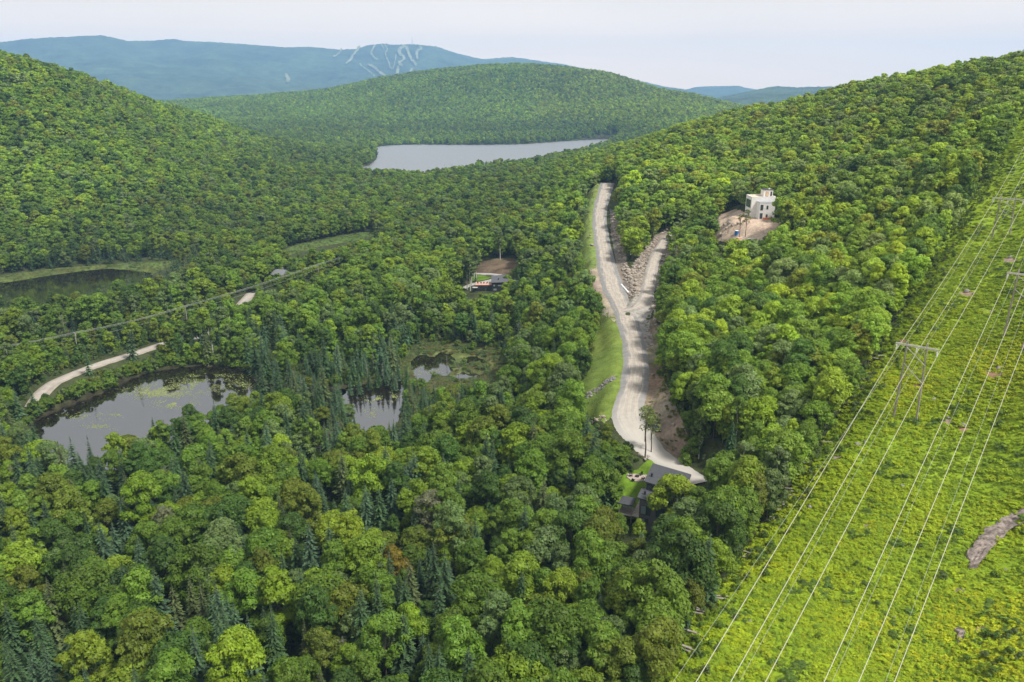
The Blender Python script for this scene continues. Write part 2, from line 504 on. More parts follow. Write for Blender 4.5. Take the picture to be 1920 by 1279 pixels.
def cover_mat(name, scale_a, scale_b, amt, bump, rough=0.95):
    """Colour attribute 'cover' with two sizes of mottling and relief."""
    m = bpy.data.materials.new(name); MATS[name] = m
    m.use_nodes = True
    nt = m.node_tree; b = nt.nodes['Principled BSDF']; N = nt.nodes.new; K = nt.links.new
    b.inputs['Roughness'].default_value = rough; b.inputs['Specular IOR Level'].default_value = 0.1
    at = N('ShaderNodeAttribute'); at.attribute_name = 'cover'
    tc = N('ShaderNodeTexCoord')
    n1 = N('ShaderNodeTexNoise'); n1.inputs['Scale'].default_value = scale_a; n1.inputs['Detail'].default_value = 6; n1.inputs['Roughness'].default_value = 0.65
    n2 = N('ShaderNodeTexNoise'); n2.inputs['Scale'].default_value = scale_b; n2.inputs['Detail'].default_value = 3
    K(tc.outputs['Object'], n1.inputs['Vector']); K(tc.outputs['Object'], n2.inputs['Vector'])
    ad = N('ShaderNodeMath'); ad.operation = 'ADD'; K(n1.outputs['Fac'], ad.inputs[0]); K(n2.outputs['Fac'], ad.inputs[1])
    mr = N('ShaderNodeMapRange'); mr.inputs['From Min'].default_value = 0.65; mr.inputs['From Max'].default_value = 1.35
    mr.inputs['To Min'].default_value = 1 - amt; mr.inputs['To Max'].default_value = 1 + amt
    K(ad.outputs[0], mr.inputs['Value'])
    mx = N('ShaderNodeVectorMath'); mx.operation = 'SCALE'; K(at.outputs['Color'], mx.inputs[0]); K(mr.outputs['Result'], mx.inputs['Scale'])
    K(mx.outputs['Vector'], b.inputs['Base Color'])
    bp = N('ShaderNodeBump'); bp.inputs['Distance'].default_value = bump; K(n1.outputs['Fac'], bp.inputs['Height']); K(bp.outputs['Normal'], b.inputs['Normal'])
    return m

def leaf_mat(name, transl=0.32, rough=0.55, spec=0.25):
    """Tint of the whole plant times the shade of each single spray."""
    m = bpy.data.materials.new(name); MATS[name] = m
    m.use_nodes = True
    nt = m.node_tree; b = nt.nodes['Principled BSDF']; N = nt.nodes.new; K = nt.links.new
    out = nt.nodes['Material Output']
    t = N('ShaderNodeAttribute'); t.attribute_type = 'INSTANCER'; t.attribute_name = 'tint'
    s = N('ShaderNodeAttribute'); s.attribute_name = 'spray'
    mx = N('ShaderNodeVectorMath'); mx.operation = 'MULTIPLY'
    K(t.outputs['Color'], mx.inputs[0]); K(s.outputs['Color'], mx.inputs[1])
    K(mx.outputs['Vector'], b.inputs['Base Color'])
    b.inputs['Roughness'].default_value = rough; b.inputs['Specular IOR Level'].default_value = spec
    tr = N('ShaderNodeBsdfTranslucent')
    mt = N('ShaderNodeVectorMath'); mt.operation = 'MULTIPLY'; mt.inputs[1].default_value = (1.15, 1.2, 0.6)
    K(mx.outputs['Vector'], mt.inputs[0]); K(mt.outputs['Vector'], tr.inputs['Color'])
    ms = N('ShaderNodeMixShader'); ms.inputs[0].default_value = transl
    K(b.outputs[0], ms.inputs[1]); K(tr.outputs[0], ms.inputs[2]); K(ms.outputs[0], out.inputs['Surface'])
    return m

M_LEAF = leaf_mat('leaf_green', 0.34)
M_NEEDLE = leaf_mat('needle_green', 0.1, 0.6, 0.2)
M_BARK = mat('bark_grey_brown', (0.10, 0.085, 0.07), 0.9, 0.35, 3.0)
M_BIRCH = mat('bark_birch_white', (0.50, 0.48, 0.44), 0.8, 0.3, 2.0)
M_DEAD = mat('dead_wood_grey', (0.22, 0.20, 0.18), 0.9, 0.3, 2.0)
M_GROUND = cover_mat('ground_cover', 0.9, 0.12, 0.55, 0.25)
M_FOREST_FAR = cover_mat('far_forest_cover', 0.055, 0.011, 0.55, 9.0)
M_GRASS = cover_mat('grass_cover', 1.6, 0.25, 0.4, 0.12)
M_ROCK = mat('granite_pinkish', (0.30, 0.255, 0.21), 0.9, 0.28, 0.9, bump=0.1)
M_ROCKG = mat('granite_grey', (0.215, 0.20, 0.195), 0.9, 0.35, 0.7, bump=0.1)

# ------------------------------------------------------------------ ground cover areas, as outlines on the ground
def area(px):
    return np.array([p[:2] for p in (F.hit(u, v) for u, v in px)])
ROW_EDGE = area([(1180, 1400), (1240, 1279), (1310, 1150), (1400, 1030), (1480, 920), (1540, 830), (1600, 740), (1660, 640), (1720, 540), (1765, 460),
                 (1810, 380), (1860, 310), (1900, 245), (1925, 205)])
LINE_DIR = np.array((0.62, 0.785)); LINE_DIR /= np.hypot(*LINE_DIR)
LINE_PERP = np.array((LINE_DIR[1], -LINE_DIR[0]))
row_l = [ROW_EDGE[0] - LINE_DIR * 45] + list(ROW_EDGE) + [ROW_EDGE[-1] + LINE_DIR * 160]
row_r = [p + LINE_PERP * w for p, w in zip(row_l, np.linspace(74, 66, len(row_l)))]
ROW = np.array(row_l + row_r[::-1])
AREAS = {
    'lawn': area([(1147, 962), (1146, 938), (1147, 918), (1153, 902), (1172, 886), (1198, 872), (1222, 862), (1240, 868), (1246, 884), (1224, 925), (1206, 945), (1196, 975), (1160, 975)]),
    'grass_bank': area([(1126, 588), (1160, 592), (1176, 640), (1180, 700), (1172, 735), (1156, 775), (1132, 795), (1085, 770), (1075, 745), (1108, 690), (1112, 640)]),
    'roadside_grass': area([(1120, 344), (1134, 350), (1124, 385), (1120, 430), (1126, 480), (1130, 505), (1108, 515), (1085, 500), (1082, 450), (1098, 400), (1104, 360)]),
    'brush_bank': area([(1224, 596), (1242, 620), (1242, 700), (1256, 740), (1282, 795), (1298, 850), (1290, 876), (1262, 864), (1232, 830), (1205, 800), (1200, 740), (1205, 690), (1205, 640), (1205, 604)]),
    'rock_cut': area([(1143, 390), (1158, 398), (1172, 470), (1180, 510), (1230, 440), (1256, 434), (1266, 448), (1260, 475), (1245, 515), (1234, 545), (1225, 545),
                      (1206, 540), (1198, 566), (1182, 568), (1166, 535), (1156, 500), (1146, 440)]),
    'dirt_yard': area([(1336, 452), (1338, 425), (1352, 402), (1378, 392), (1400, 398), (1422, 404), (1452, 402), (1475, 400), (1468, 425), (1440, 447), (1405, 455), (1362, 457)]),
    'bare_slope': area([(884, 512), (893, 494), (915, 487), (950, 484), (978, 486), (985, 500), (960, 517), (925, 514)]),
    'junction_apron': area([(1168, 560), (1184, 552), (1198, 548), (1222, 545), (1228, 575), (1218, 600), (1226, 650), (1205, 660), (1188, 610)]),
    'road_shoulder': area([(1106, 505), (1128, 500), (1165, 585), (1152, 604), (1126, 590), (1114, 555)]),
    'forecourt_lawn': area([(880, 529), (884, 517), (903, 516), (922, 521), (905, 526)]),
    'marsh': area([(768, 655), (800, 640), (860, 640), (920, 650), (960, 672), (962, 710), (930, 722), (880, 728), (845, 735), (790, 738), (760, 720), (752, 690)]),
    'meadow': area([(515, 474), (560, 458), (600, 451), (650, 440), (705, 433), (715, 440), (660, 453), (600, 463), (560, 474), (525, 482)]),
    'pond_margin': area([(-140, 545), (-60, 530), (30, 513), (100, 503), (200, 496), (300, 490), (345, 491), (320, 500), (280, 520), (240, 530), (150, 545), (60, 560), (-80, 600)]),
}
COVER = {
    'junction_apron': (0.27, 0.25, 0.225), 'road_shoulder': (0.27, 0.225, 0.175),
    'lawn': (0.115, 0.20, 0.018), 'grass_bank': (0.135, 0.185, 0.035), 'roadside_grass': (0.15, 0.20, 0.05), 'brush_bank': (0.185, 0.145, 0.10),
    'rock_cut': (0.16, 0.14, 0.115), 'dirt_yard': (0.43, 0.335, 0.26), 'bare_slope': (0.120, 0.085, 0.055), 'forecourt_lawn': (0.10, 0.18, 0.02),
    'marsh': (0.090, 0.108, 0.036), 'meadow': (0.085, 0.125, 0.032), 'pond_margin': (0.080, 0.105, 0.030), 'row': (0.19, 0.275, 0.016),
}
AREAS['row'] = ROW
SOIL = []
for u_, v_, a_, b_ in ((1868, 702, 24, 7), (1812, 551, 18, 5), (1850, 583, 14, 4), (1893, 488, 14, 4), (1806, 803, 12, 6), (1776, 791, 11, 5), (1690, 640, 12, 4), (1893, 1062, 14, 8), (1842, 1180, 16, 8),
                       (1803, 1106, 10, 9), (1722, 722, 14, 4), (1566, 858, 10, 4), (1905, 1105, 12, 8), (1628, 985, 9, 4)):
    SOIL.append(area([(u_ + a_ * math.cos(q) * (1 + .3 * math.sin(3 * q + u_)), v_ + b_ * math.sin(q)) for q in np.linspace(0, 6.2832, 15)[:-1]]))

platform(134, 417, 14, 54.0, 12)
platform(-14.5, 452, 9, 6.4, 6)
q_ = F.hit(1194.5, 897); platform(q_[0], q_[1], 3.2, q_[2], 3.0)
# a bank of blasted rock between the two gravel roads
m = poly_mask(F.X, F.Y, AREAS['rock_cut'])
for k in ('brush_bank', 'rock_cut'):
    mk = poly_mask(F.X, F.Y, AREAS[k]); ed = poly_edge_dist(F.X[mk], F.Y[mk], AREAS[k])
    for nm_ in ('gravel_road', 'gravel_driveway', 'gravel_spur'):
        ed = np.minimum(ed, np.maximum(seg_dist(F.X[mk], F.Y[mk], ROADS[nm_][0])[0] - ROADS[nm_][1].max() / 2 - .3, 0))
    F.H[mk] += np.clip(ed / 4, 0, 1) * (0.9 + 1.6 * (fbm(F.X[mk] / 6, F.Y[mk] / 6, 2, 31) + 0.2))
import copy
FP = copy.copy(F); FP.H = F.H.copy()            # level of the cover sheets
def h(x, y):
    return float(FP.at(x, y))
for k, poly in AREAS.items():
    mk = poly_mask(F.X, F.Y, poly)
    F.H[mk] -= 0.10 + 0.40 * np.clip(poly_edge_dist(F.X[mk], F.Y[mk], poly) / 2.5, 0, 1)
# ---- ground sheet
gx, gy = F.X, F.Y
shape = gx.shape
cov = np.empty(shape + (3,), np.float32)
cov[:] = (0.045, 0.055, 0.022)
fmix = np.clip((F.Rr - 1500) / 900, 0, 1)[..., None]
far_green = np.array((0.040, 0.062, 0.020)) * (1 + 0.5 * fbm(gx / 140, gy / 140, 4, 21))[..., None]
cov = cov * (1 - fmix) + far_green * fmix
hl = fbm(gx / 18, gy / 18, 3, 2)[..., None]
for nm, amt in (('pond', 2.2), ('channel_pond', 2.2), ('marsh_pool', 2.0), ('marsh_puddle', 1.5), ('reed_puddle', 1.5), ('beaver_pond', 3.0), ('lake', 6.0)):
    poly, z = WATER[nm]
    lo, hi = poly.min(0) - 40, poly.max(0) + 40
    mk = (gx > lo[0]) & (gx < hi[0]) & (gy > lo[1]) & (gy < hi[1])
    ds = shore(gx[mk], gy[mk], nm)
    k = np.clip(1 - ds / amt, 0, 1)[:, None]
    cov[mk] = cov[mk] * (1 - k) + np.array((0.060, 0.060, 0.028)) * k
    bed = ds < 0.2
    sub = cov[mk]; sub[bed] = (0.03, 0.025, 0.015); cov[mk] = sub
idx = np.arange(NT * NR).reshape(NT, NR)
quads = np.stack((idx[:-1, :-1], idx[1:, :-1], idx[1:, 1:], idx[:-1, 1:]), -1).reshape(-1, 4)
gme = mesh_np('ground', np.stack((gx, gy, F.H), -1).reshape(-1, 3), quads, [M_GROUND], smooth=True,
              attrs={'cover': ('POINT', 'FLOAT_COLOR', np.concatenate((cov.reshape(-1, 3), np.ones((NT * NR, 1), np.float32)), 1))})
ground = link('ground', gme)
tag(ground, 'wooded valley floor and hillsides', 'ground', kind='structure')

# ---- sheets of grass, earth, rock and marsh
def drape(name, poly, step, mat_, color, lift, label, cat, fld=None, rough_edge=0.35, kind='structure', amp=0.35):
    fld = fld or FP
    ring = []
    n = len(poly)
    for i in range(n):
        a, b = np.array(poly[i]), np.array(poly[(i + 1) % n])
        k = max(1, int(np.hypot(*(b - a)) / step))
        for t in range(k):
            p = a + (b - a) * t / k
            w = rough_edge * step
            ring.append(p + np.array((vnoise(p[0] / step * 1.3, p[1] / step * 1.3, 77), vnoise(p[0] / step * 1.3, p[1] / step * 1.3, 78))) * 2 * w)
    ring = np.array(ring)
    lo, hi = ring.min(0), ring.max(0)
    xs, ys = np.meshgrid(np.arange(lo[0], hi[0], step), np.arange(lo[1], hi[1], step))
    xs = xs.ravel() + rng.uniform(-.3, .3, xs.size) * step; ys = ys.ravel() + rng.uniform(-.3, .3, ys.size) * step
    mk = poly_mask(xs, ys, ring)
    xs, ys = xs[mk], ys[mk]
    ok = poly_edge_dist(xs, ys, ring) > step * 0.5
    pts = [Vector(p) for p in ring] + [Vector((a, b)) for a, b in zip(xs[ok], ys[ok])]
    m_ = len(ring)
    vo, _, fo, *_ = delaunay_2d_cdt(pts, [(i, (i + 1) % m_) for i in range(m_)], [list(range(m_))], 1, 1e-5)
    vo = np.array([(p[0], p[1]) for p in vo])
    fo = np.array([f for f in fo if len(f) == 3])
    z = fld.at(vo[:, 0], vo[:, 1]) + lift
    cv = np.array(color)[None] * (1 + amp * fbm(vo[:, 0] / 11, vo[:, 1] / 11, 3, 13))[:, None]
    cv = cv * (1 + 0.35 * amp * np.stack((fbm(vo[:, 0] / 25, vo[:, 1] / 25, 3, 14), np.zeros(len(vo)), fbm(vo[:, 0] / 25, vo[:, 1] / 25, 3, 15)), -1))
    me = mesh_np(name, np.column_stack((vo, z)), fo, [mat_], smooth=True,
                 attrs={'cover': ('POINT', 'FLOAT_COLOR', np.column_stack((cv, np.ones(len(cv)))))})
    o = link(name, me)
    return tag(o, label, cat, kind=kind)

drape('power_line_clearing', ROW, 3.0, M_GRASS, COVER['row'], 0.0, 'bright green fern covered strip cleared under the power lines', 'clearing')
for i_, sp_ in enumerate(SOIL):
    drape('soil_patch', sp_, .6, M_GROUND, ((0.24, 0.155, 0.095), (0.21, 0.165, 0.125))[i_ % 2], .05, 'bare rusty soil patch among the ferns', 'soil', amp=.6)
drape('lawn', AREAS['lawn'], 0.8, M_GRASS, COVER['lawn'], 0.0, 'mown lawn beside the dark roofed house', 'lawn', amp=0.2)
drape('grass_bank', AREAS['grass_bank'], 1.5, M_GRASS, COVER['grass_bank'], 0.0, 'rough grass bank sloping down from the gravel road bend', 'bank')
drape('roadside_grass', AREAS['roadside_grass'], 2.0, M_GRASS, COVER['roadside_grass'], 0.0, 'grass verge along the upper stretch of gravel road', 'verge')
drape('brush_bank', AREAS['brush_bank'], 1.2, M_GROUND, COVER['brush_bank'], 0.0, 'brown bank of brush and earth beside the gravel road', 'bank', amp=0.6)
drape('rock_cut', AREAS['rock_cut'], 1.5, M_GROUND, COVER['rock_cut'], 0.0, 'bank of blasted rock between the two gravel roads', 'bank', amp=0.6)
drape('dirt_yard', AREAS['dirt_yard'], 1.8, M_GROUND, COVER['dirt_yard'], 0.0, 'pale bare earth yard in front of the white unfinished house', 'yard')
drape('bare_slope', AREAS['bare_slope'], 2.0, M_GROUND, COVER['bare_slope'], 0.0, 'brown bare earth slope behind the black house', 'bank')
drape('forecourt_lawn', AREAS['forecourt_lawn'], 1.2, M_GRASS, COVER['forecourt_lawn'], 0.0, 'small lawn inside the black house drive loop', 'lawn')
drape('marsh', AREAS['marsh'], 1.6, M_GRASS, COVER['marsh'], -0.02, 'brownish green marsh round the small pool', 'marsh', amp=0.7)
drape('junction_apron', AREAS['junction_apron'], 1.2, M_GROUND, COVER['junction_apron'], 0.012, 'gravel apron between the main road and the spur', 'gravel', amp=0.25)
drape('road_shoulder', AREAS['road_shoulder'], 1.2, M_GROUND, COVER['road_shoulder'], 0.0, 'tan earth shoulder beside the road junction', 'shoulder', amp=0.4)
drape('meadow', AREAS['meadow'], 3.0, M_GRASS, COVER['meadow'], 0.0, 'pale green open meadow in the valley woods', 'meadow')
drape('pond_margin', AREAS['pond_margin'], 3.0, M_GRASS, COVER['pond_margin'], 0.0, 'yellow green sedge margin round the far dark pond', 'marsh', amp=0.6)

# ---- water
def water_mat(name, base, rough, bump, sx, sy, ior):
    m = bpy.data.materials.new(name); m.use_nodes = True
    nt = m.node_tree; b = nt.nodes['Principled BSDF']; N = nt.nodes.new; K = nt.links.new
    b.inputs['Base Color'].default_value = (*base, 1); b.inputs['Roughness'].default_value = rough; b.inputs['IOR'].default_value = ior
    tc = N('ShaderNodeTexCoord'); mp = N('ShaderNodeMapping'); mp.inputs['Scale'].default_value = (sx, sy, 1)
    nz = N('ShaderNodeTexNoise'); nz.inputs['Scale'].default_value = 1.0; nz.inputs['Detail'].default_value = 4
    K(tc.outputs['Object'], mp.inputs['Vector']); K(mp.outputs['Vector'], nz.inputs['Vector'])
    bp = N('ShaderNodeBump'); bp.inputs['Distance'].default_value = bump; K(nz.outputs['Fac'], bp.inputs['Height']); K(bp.outputs['Normal'], b.inputs['Normal'])
    return m
M_POND = water_mat('pond_water', (0.012, 0.010, 0.006), 0.02, 0.006, 1.2, 1.2, 3.0)
M_LAKE = water_mat('lake_water', (0.03, 0.035, 0.04), 0.38, 0.05, 0.30, 0.6, 6.0)
for nm, label in (('pond', 'dark still pond with lily pads beside the valley road'), ('channel_pond', 'dark narrow pond reaching into the conifers'),
                  ('marsh_pool', 'small bright pool in the marsh'), ('marsh_puddle', 'upper shallow puddle among the marsh sedge'), ('reed_puddle', 'lower shallow puddle among the marsh sedge'), ('beaver_pond', 'dark pond at the foot of the wooded hill'),
                  ('lake', 'wide pale lake below the middle hill')):
    poly, z = WATER[nm]
    n = len(poly)
    me = bpy.data.meshes.new(nm)
    me.from_pydata([(p[0], p[1], z) for p in poly], [], [tuple(range(n))])
    me.materials.append(M_LAKE if nm == 'lake' else M_POND)
    if nm == 'lake':                                   # wind ripples as real facets
        bpy.data.meshes.remove(me)
        flat = copy.copy(FP); flat.H = np.full_like(FP.H, z)
        o = drape('lake', poly, 5.0, M_LAKE, (1, 1, 1), 0.0, label, 'lake', fld=flat, rough_edge=0)
        co = np.empty(len(o.data.vertices) * 3, np.float32); o.data.vertices.foreach_get('co', co)
        co[2::3] += rng.uniform(0, .75, len(co) // 3); o.data.vertices.foreach_set('co', co)
        o.data.polygons.foreach_set('use_smooth', np.zeros(len(o.data.polygons), bool)); o.data.update()
        continue
    if me.polygons[0].normal.z < 0:
        me.flip_normals()
    tag(link(nm, me), label, 'lake' if nm == 'lake' else 'pond', kind='structure')

# ---- roads
def gravel_mat(name, edge, mid, track, pale_to=0):
    """Across the road: loose edge, worn band, two wheel tracks; mottled."""
    m = bpy.data.materials.new(name); m.use_nodes = True
    nt = m.node_tree; b = nt.nodes['Principled BSDF']; N = nt.nodes.new; K = nt.links.new
    b.inputs['Roughness'].default_value = 0.95; b.inputs['Specular IOR Level'].default_value = 0.15
    a = N('ShaderNodeAttribute'); a.attribute_name = 'across'
    sx = N('ShaderNodeSeparateXYZ'); K(a.outputs['Vector'], sx.inputs[0])
    tc = N('ShaderNodeTexCoord')
    mp = N('ShaderNodeMapping'); mp.inputs['Scale'].default_value = (14, 0.09, 1); K(a.outputs['Vector'], mp.inputs['Vector'])
    streak = N('ShaderNodeTexNoise'); streak.inputs['Scale'].default_value = 1.0; streak.inputs['Detail'].default_value = 4; K(mp.outputs['Vector'], streak.inputs['Vector'])
    n1 = N('ShaderNodeTexNoise'); n1.inputs['Scale'].default_value = 0.5; n1.inputs['Detail'].default_value = 8; n1.inputs['Roughness'].default_value = 0.7
    K(tc.outputs['Object'], n1.inputs['Vector'])
    ad = N('ShaderNodeMath'); ad.operation = 'MULTIPLY_ADD'; K(streak.outputs['Fac'], ad.inputs[0]); ad.inputs[1].default_value = 0.5; K(sx.outputs['X'], ad.inputs[2])
    sb = N('ShaderNodeMath'); sb.operation = 'ADD'; K(ad.outputs[0], sb.inputs[0]); sb.inputs[1].default_value = -0.25
    rp = N('ShaderNodeValToRGB'); e = rp.color_ramp.elements
    e[0].position = 0.0; e[0].color = (*edge, 1); e[1].position = 1.0; e[1].color = (*edge, 1)
    for p, c_ in ((0.22, edge), (0.34, track), (0.43, mid), (0.52, track), (0.60, mid), (0.68, track), (0.8, edge)):
        el = rp.color_ramp.elements.new(p); el.color = (*c_, 1)
    K(sb.outputs[0], rp.inputs['Fac'])
    mr = N('ShaderNodeMapRange'); mr.inputs['From Min'].default_value = 0.3; mr.inputs['From Max'].default_value = 0.7
    mr.inputs['To Min'].default_value = 0.78; mr.inputs['To Max'].default_value = 1.2; K(n1.outputs['Fac'], mr.inputs['Value'])
    mx = N('ShaderNodeVectorMath'); mx.operation = 'SCALE'; K(rp.outputs['Color'], mx.inputs[0]); K(mr.outputs['Result'], mx.inputs['Scale'])
    if pale_to:                                        # fresh pale stone laid on the last stretch to the house
        pr = N('ShaderNodeMapRange'); pr.inputs['From Min'].default_value = pale_to * .45; pr.inputs['From Max'].default_value = pale_to; pr.inputs['To Min'].default_value = .8; pr.inputs['To Max'].default_value = 0.0
        K(sx.outputs['Y'], pr.inputs['Value'])
        pm = N('ShaderNodeMix'); pm.data_type = 'RGBA'; pm.inputs['B'].default_value = (.40, .38, .345, 1); K(pr.outputs['Result'], pm.inputs['Factor']); K(mx.outputs['Vector'], pm.inputs['A'])
        K(pm.outputs['Result'], b.inputs['Base Color'])
    else:
        K(mx.outputs['Vector'], b.inputs['Base Color'])
    bp = N('ShaderNodeBump'); bp.inputs['Distance'].default_value = 0.06; K(n1.outputs['Fac'], bp.inputs['Height']); K(bp.outputs['Normal'], b.inputs['Normal'])
    return m
G_EDGE, G_MID, G_TRACK = (0.205, 0.200, 0.193), (0.290, 0.262, 0.228), (0.385, 0.338, 0.285)
M_GRAVEL = gravel_mat('road_gravel', G_EDGE, G_MID, G_TRACK, 62.0)
M_SPUR = gravel_mat('spur_gravel', (0.27, 0.25, 0.225), (0.32, 0.29, 0.25), (0.40, 0.352, 0.298))
M_DRIVE = gravel_mat('driveway_gravel', (0.285, 0.28, 0.27), (0.33, 0.315, 0.295), (0.365, 0.345, 0.315))
M_PALE = gravel_mat('valley_road_surface', (0.27, 0.24, 0.20), (0.33, 0.30, 0.265), (0.36, 0.325, 0.29))

def road_strip(name, line, width, mat_, lift, label, edge_noise=0.5):
    n = len(line); nw = 9
    tang = np.gradient(line[:, :2], axis=0); tang /= np.hypot(tang[:, 0], tang[:, 1])[:, None]
    nor = np.stack((tang[:, 1], -tang[:, 0]), -1)
    s = np.concatenate(([0], np.cumsum(np.hypot(*np.diff(line[:, :2], axis=0).T))))
    V, A = [], []
    for i in range(n):
        for j in range(nw):
            t = j / (nw - 1)
            w = width[i] / 2
            off = (t - 0.5) * 2 * w
            if j in (0, nw - 1):
                off += (1 if j else -1) * edge_noise * 2 * float(fbm(np.array(s[i] / 6.0), np.array(j * 9.0), 3, 51))
            p = line[i, :2] + nor[i] * off
            V.append((p[0], p[1], line[i, 2] + lift + 0.10 * (1 - (2 * t - 1) ** 2) - (0.5 if j in (0, nw - 1) else 0)))
            A.append((t, s[i], 0))
    ix = np.arange(n * nw).reshape(n, nw)
    q = np.stack((ix[:-1, :-1], ix[:-1, 1:], ix[1:, 1:], ix[1:, :-1]), -1).reshape(-1, 4)
    o = link(name, mesh_np(name, V, q, [mat_], smooth=True, attrs={'across': ('POINT', 'FLOAT_VECTOR', A)}))
    return tag(o, label, 'road', kind='structure')
for nm, mt, lift, label in (('gravel_road', M_GRAVEL, 0.05, 'wide grey gravel road climbing from the dark roofed house to the crest'),
                            ('gravel_spur', M_SPUR, 0.10, 'gravel spur road forking up towards the white unfinished house'),
                            ('valley_road', M_PALE, 0.04, 'pale paved road along the pond in the valley'),
                            ('forecourt_drive', M_DRIVE, 0.04, 'pale drive looping round the black house lawn')):
    ln, w = ROADS[nm]
    road_strip(nm, ln, w, mt, lift, label, 0.55 if 'gravel' in nm else 0.25)

# ------------------------------------------------------------------ far mountains
def mountain(name, outline, r_ridge, depth, foot, label, n_cols, n_rows, noise_amp, seed):
    us = np.array([p[0] for p in outline], float); vs_ = np.array([p[1] for p in outline], float)
    u = np.linspace(us[0], us[-1], n_cols); v = np.interp(u, us, vs_)
    b = (v - 639.5) / FOC; a = (u - 960) / FOC
    dy, dz = CP - b * SP, -(SP + b * CP)
    hr = np.hypot(a, dy)
    th = np.arctan2(a, dy)
    rr = r_ridge * (1 + 0.04 * fbm(th * 9, th * 0, 2, seed))
    zr = CAM_H + dz / hr * rr
    s = np.concatenate((np.linspace(0, 1, n_rows), np.linspace(1.05, 1.6, 8)))
    S, TH = np.meshgrid(s, th)
    RR = rr[:, None] - depth * (1 - S)
    prof = np.where(S <= 1, S ** 1.25, 1 - (S - 1) * 1.2)
    Z = foot + (zr[:, None] - foot) * prof
    x, y = RR * np.sin(TH), RR * np.cos(TH)
    env = np.clip(S * (1 - S) * 4, 0, 1) * (S <= 1)
    Z += env * noise_amp * (1.6 * fbm(x / 900, y / 900, 4, seed + 1) - 0.9 * np.abs(fbm(x / 420, y / 420, 3, seed + 2)))
    Z += fbm(x / 22, y / 22, 2, seed + 3) * 8
    ny = len(s)
    ix = np.arange(n_cols * ny).reshape(n_cols, ny)
    q = np.stack((ix[:-1, :-1], ix[1:, :-1], ix[1:, 1:], ix[:-1, 1:]), -1).reshape(-1, 4)
    cv = np.array((0.050, 0.075, 0.034))[None] * (1 + 0.7 * fbm(x / 260, y / 260, 4, seed + 5)).reshape(-1, 1)
    me = mesh_np(name, np.stack((x, y, Z), -1).reshape(-1, 3), q, [M_FOREST_FAR], smooth=True,
                 attrs={'cover': ('POINT', 'FLOAT_COLOR', np.column_stack((cv, np.ones(len(cv)))))})
    tag(link(name, me), label, 'mountain', kind='structure')
    return th, RR, Z, s
MTN = mountain('mountain', [(-420, 96), (-250, 84), (-120, 86), (0, 79), (50, 73), (100, 70), (150, 68), (190, 66), (210, 70), (240, 77), (290, 76), (325, 73), (350, 77), (420, 80),
                      (500, 86), (540, 89), (580, 88), (640, 93), (668, 92), (690, 85), (718, 81.5), (735, 84), (775, 83), (818, 87), (835, 93), (860, 101), (905, 111),
                      (930, 109), (960, 107), (990, 111), (1060, 121), (1150, 140), (1280, 170), (1340, 186)], 11500, 4000, 40, 'long blue mountain with ski runs below its summit', 560, 70, 90, 41)
mountain('distant_hill', [(1180, 196), (1250, 178), (1305, 163), (1330, 162), (1352, 161.5), (1385, 161), (1400, 165), (1440, 172), (1520, 176), (1620, 186)], 13200, 3300, 40,
         'pale blue hill farthest behind the right hand ridge', 160, 36, 40, 61)
mountain('wooded_ridge', [(1300, 196), (1360, 180), (1410, 170), (1440, 164), (1462, 161.5), (1490, 164), (1530, 163), (1575, 161), (1620, 166), (1700, 180), (1760, 196)], 7400, 2500, 40,
         'blue green ridge rising behind the right hand forest', 220, 50, 40, 71)

# ski runs, cut through the mountain forest
def on_mountain(u, v):
    th, RR, Z, s = MTN
    p = sight(u, v, 1.0); hr = math.hypot(p[0], p[1]); slope = (p[2] - CAM_H) / hr; a = math.atan2(p[0], p[1])
    t = np.interp(a, th, np.arange(len(th))); i = int(t)
    k = np.nonzero(CAM_H + RR[i] * slope < Z[i])[0]
    k = k[0] if len(k) else len(s) - 9
    r = RR[i, k]; z = Z[i, k]
    return Vector((r * math.sin(a), r * math.cos(a), z))
M_SKI = mat('ski_run_grass', (0.20, 0.21, 0.115), 0.95, 0.3, 0.01)
def zm(pts):
    return [(600 + x / 5.333, 60 + y / 5.333) for x, y in pts]
runs = [(zm([(215, 190), (200, 225), (140, 266)]), 20), (zm([(400, 160), (360, 215), (310, 290), (265, 335)]), 26), (zm([(552, 150), (515, 215), (520, 250), (575, 298)]), 18),
        (zm([(610, 140), (640, 185)]), 10), (zm([(640, 140), (675, 190), (655, 240), (690, 330), (705, 385), (735, 392)]), 12), (zm([(768, 240), (745, 340), (735, 395)]), 9),
        (zm([(850, 158), (800, 190), (800, 240), (845, 285), (795, 330), (825, 372)]), 34), (zm([(868, 160), (880, 220), (920, 300), (970, 352)]), 30),
        (zm([(995, 165), (1012, 185), (970, 230), (975, 292)]), 24), (zm([(480, 345), (540, 370), (590, 420), (665, 460)]), 26), (zm([(782, 388), (770, 452)]), 26),
        (zm([(400, 340), (430, 370), (500, 420), (545, 462)]), 10), (zm([(920, 392), (888, 438)]), 18), ([(536, 146), (541, 152), (538, 159)], 26)]
sk_lab = ['short ski run with a hook at its top', 'broad pale ski run slanting off the shoulder', 'bent ski run below the summit hump', 'thin short ski run by the top station',
          'long winding ski run down the mountain middle', 'very thin straight ski run', 'widest zigzag ski run below the mast', 'wide curving ski run under the mast',
          'ski run nearest the steep summit edge', 'lower ski run slanting across the mountain foot', 'short bright ski run at the mountain foot',
          'narrow slanting ski trail over the foot slope', 'short faint ski run low on the mountain', 'lone clearing low on the mountain shoulder']
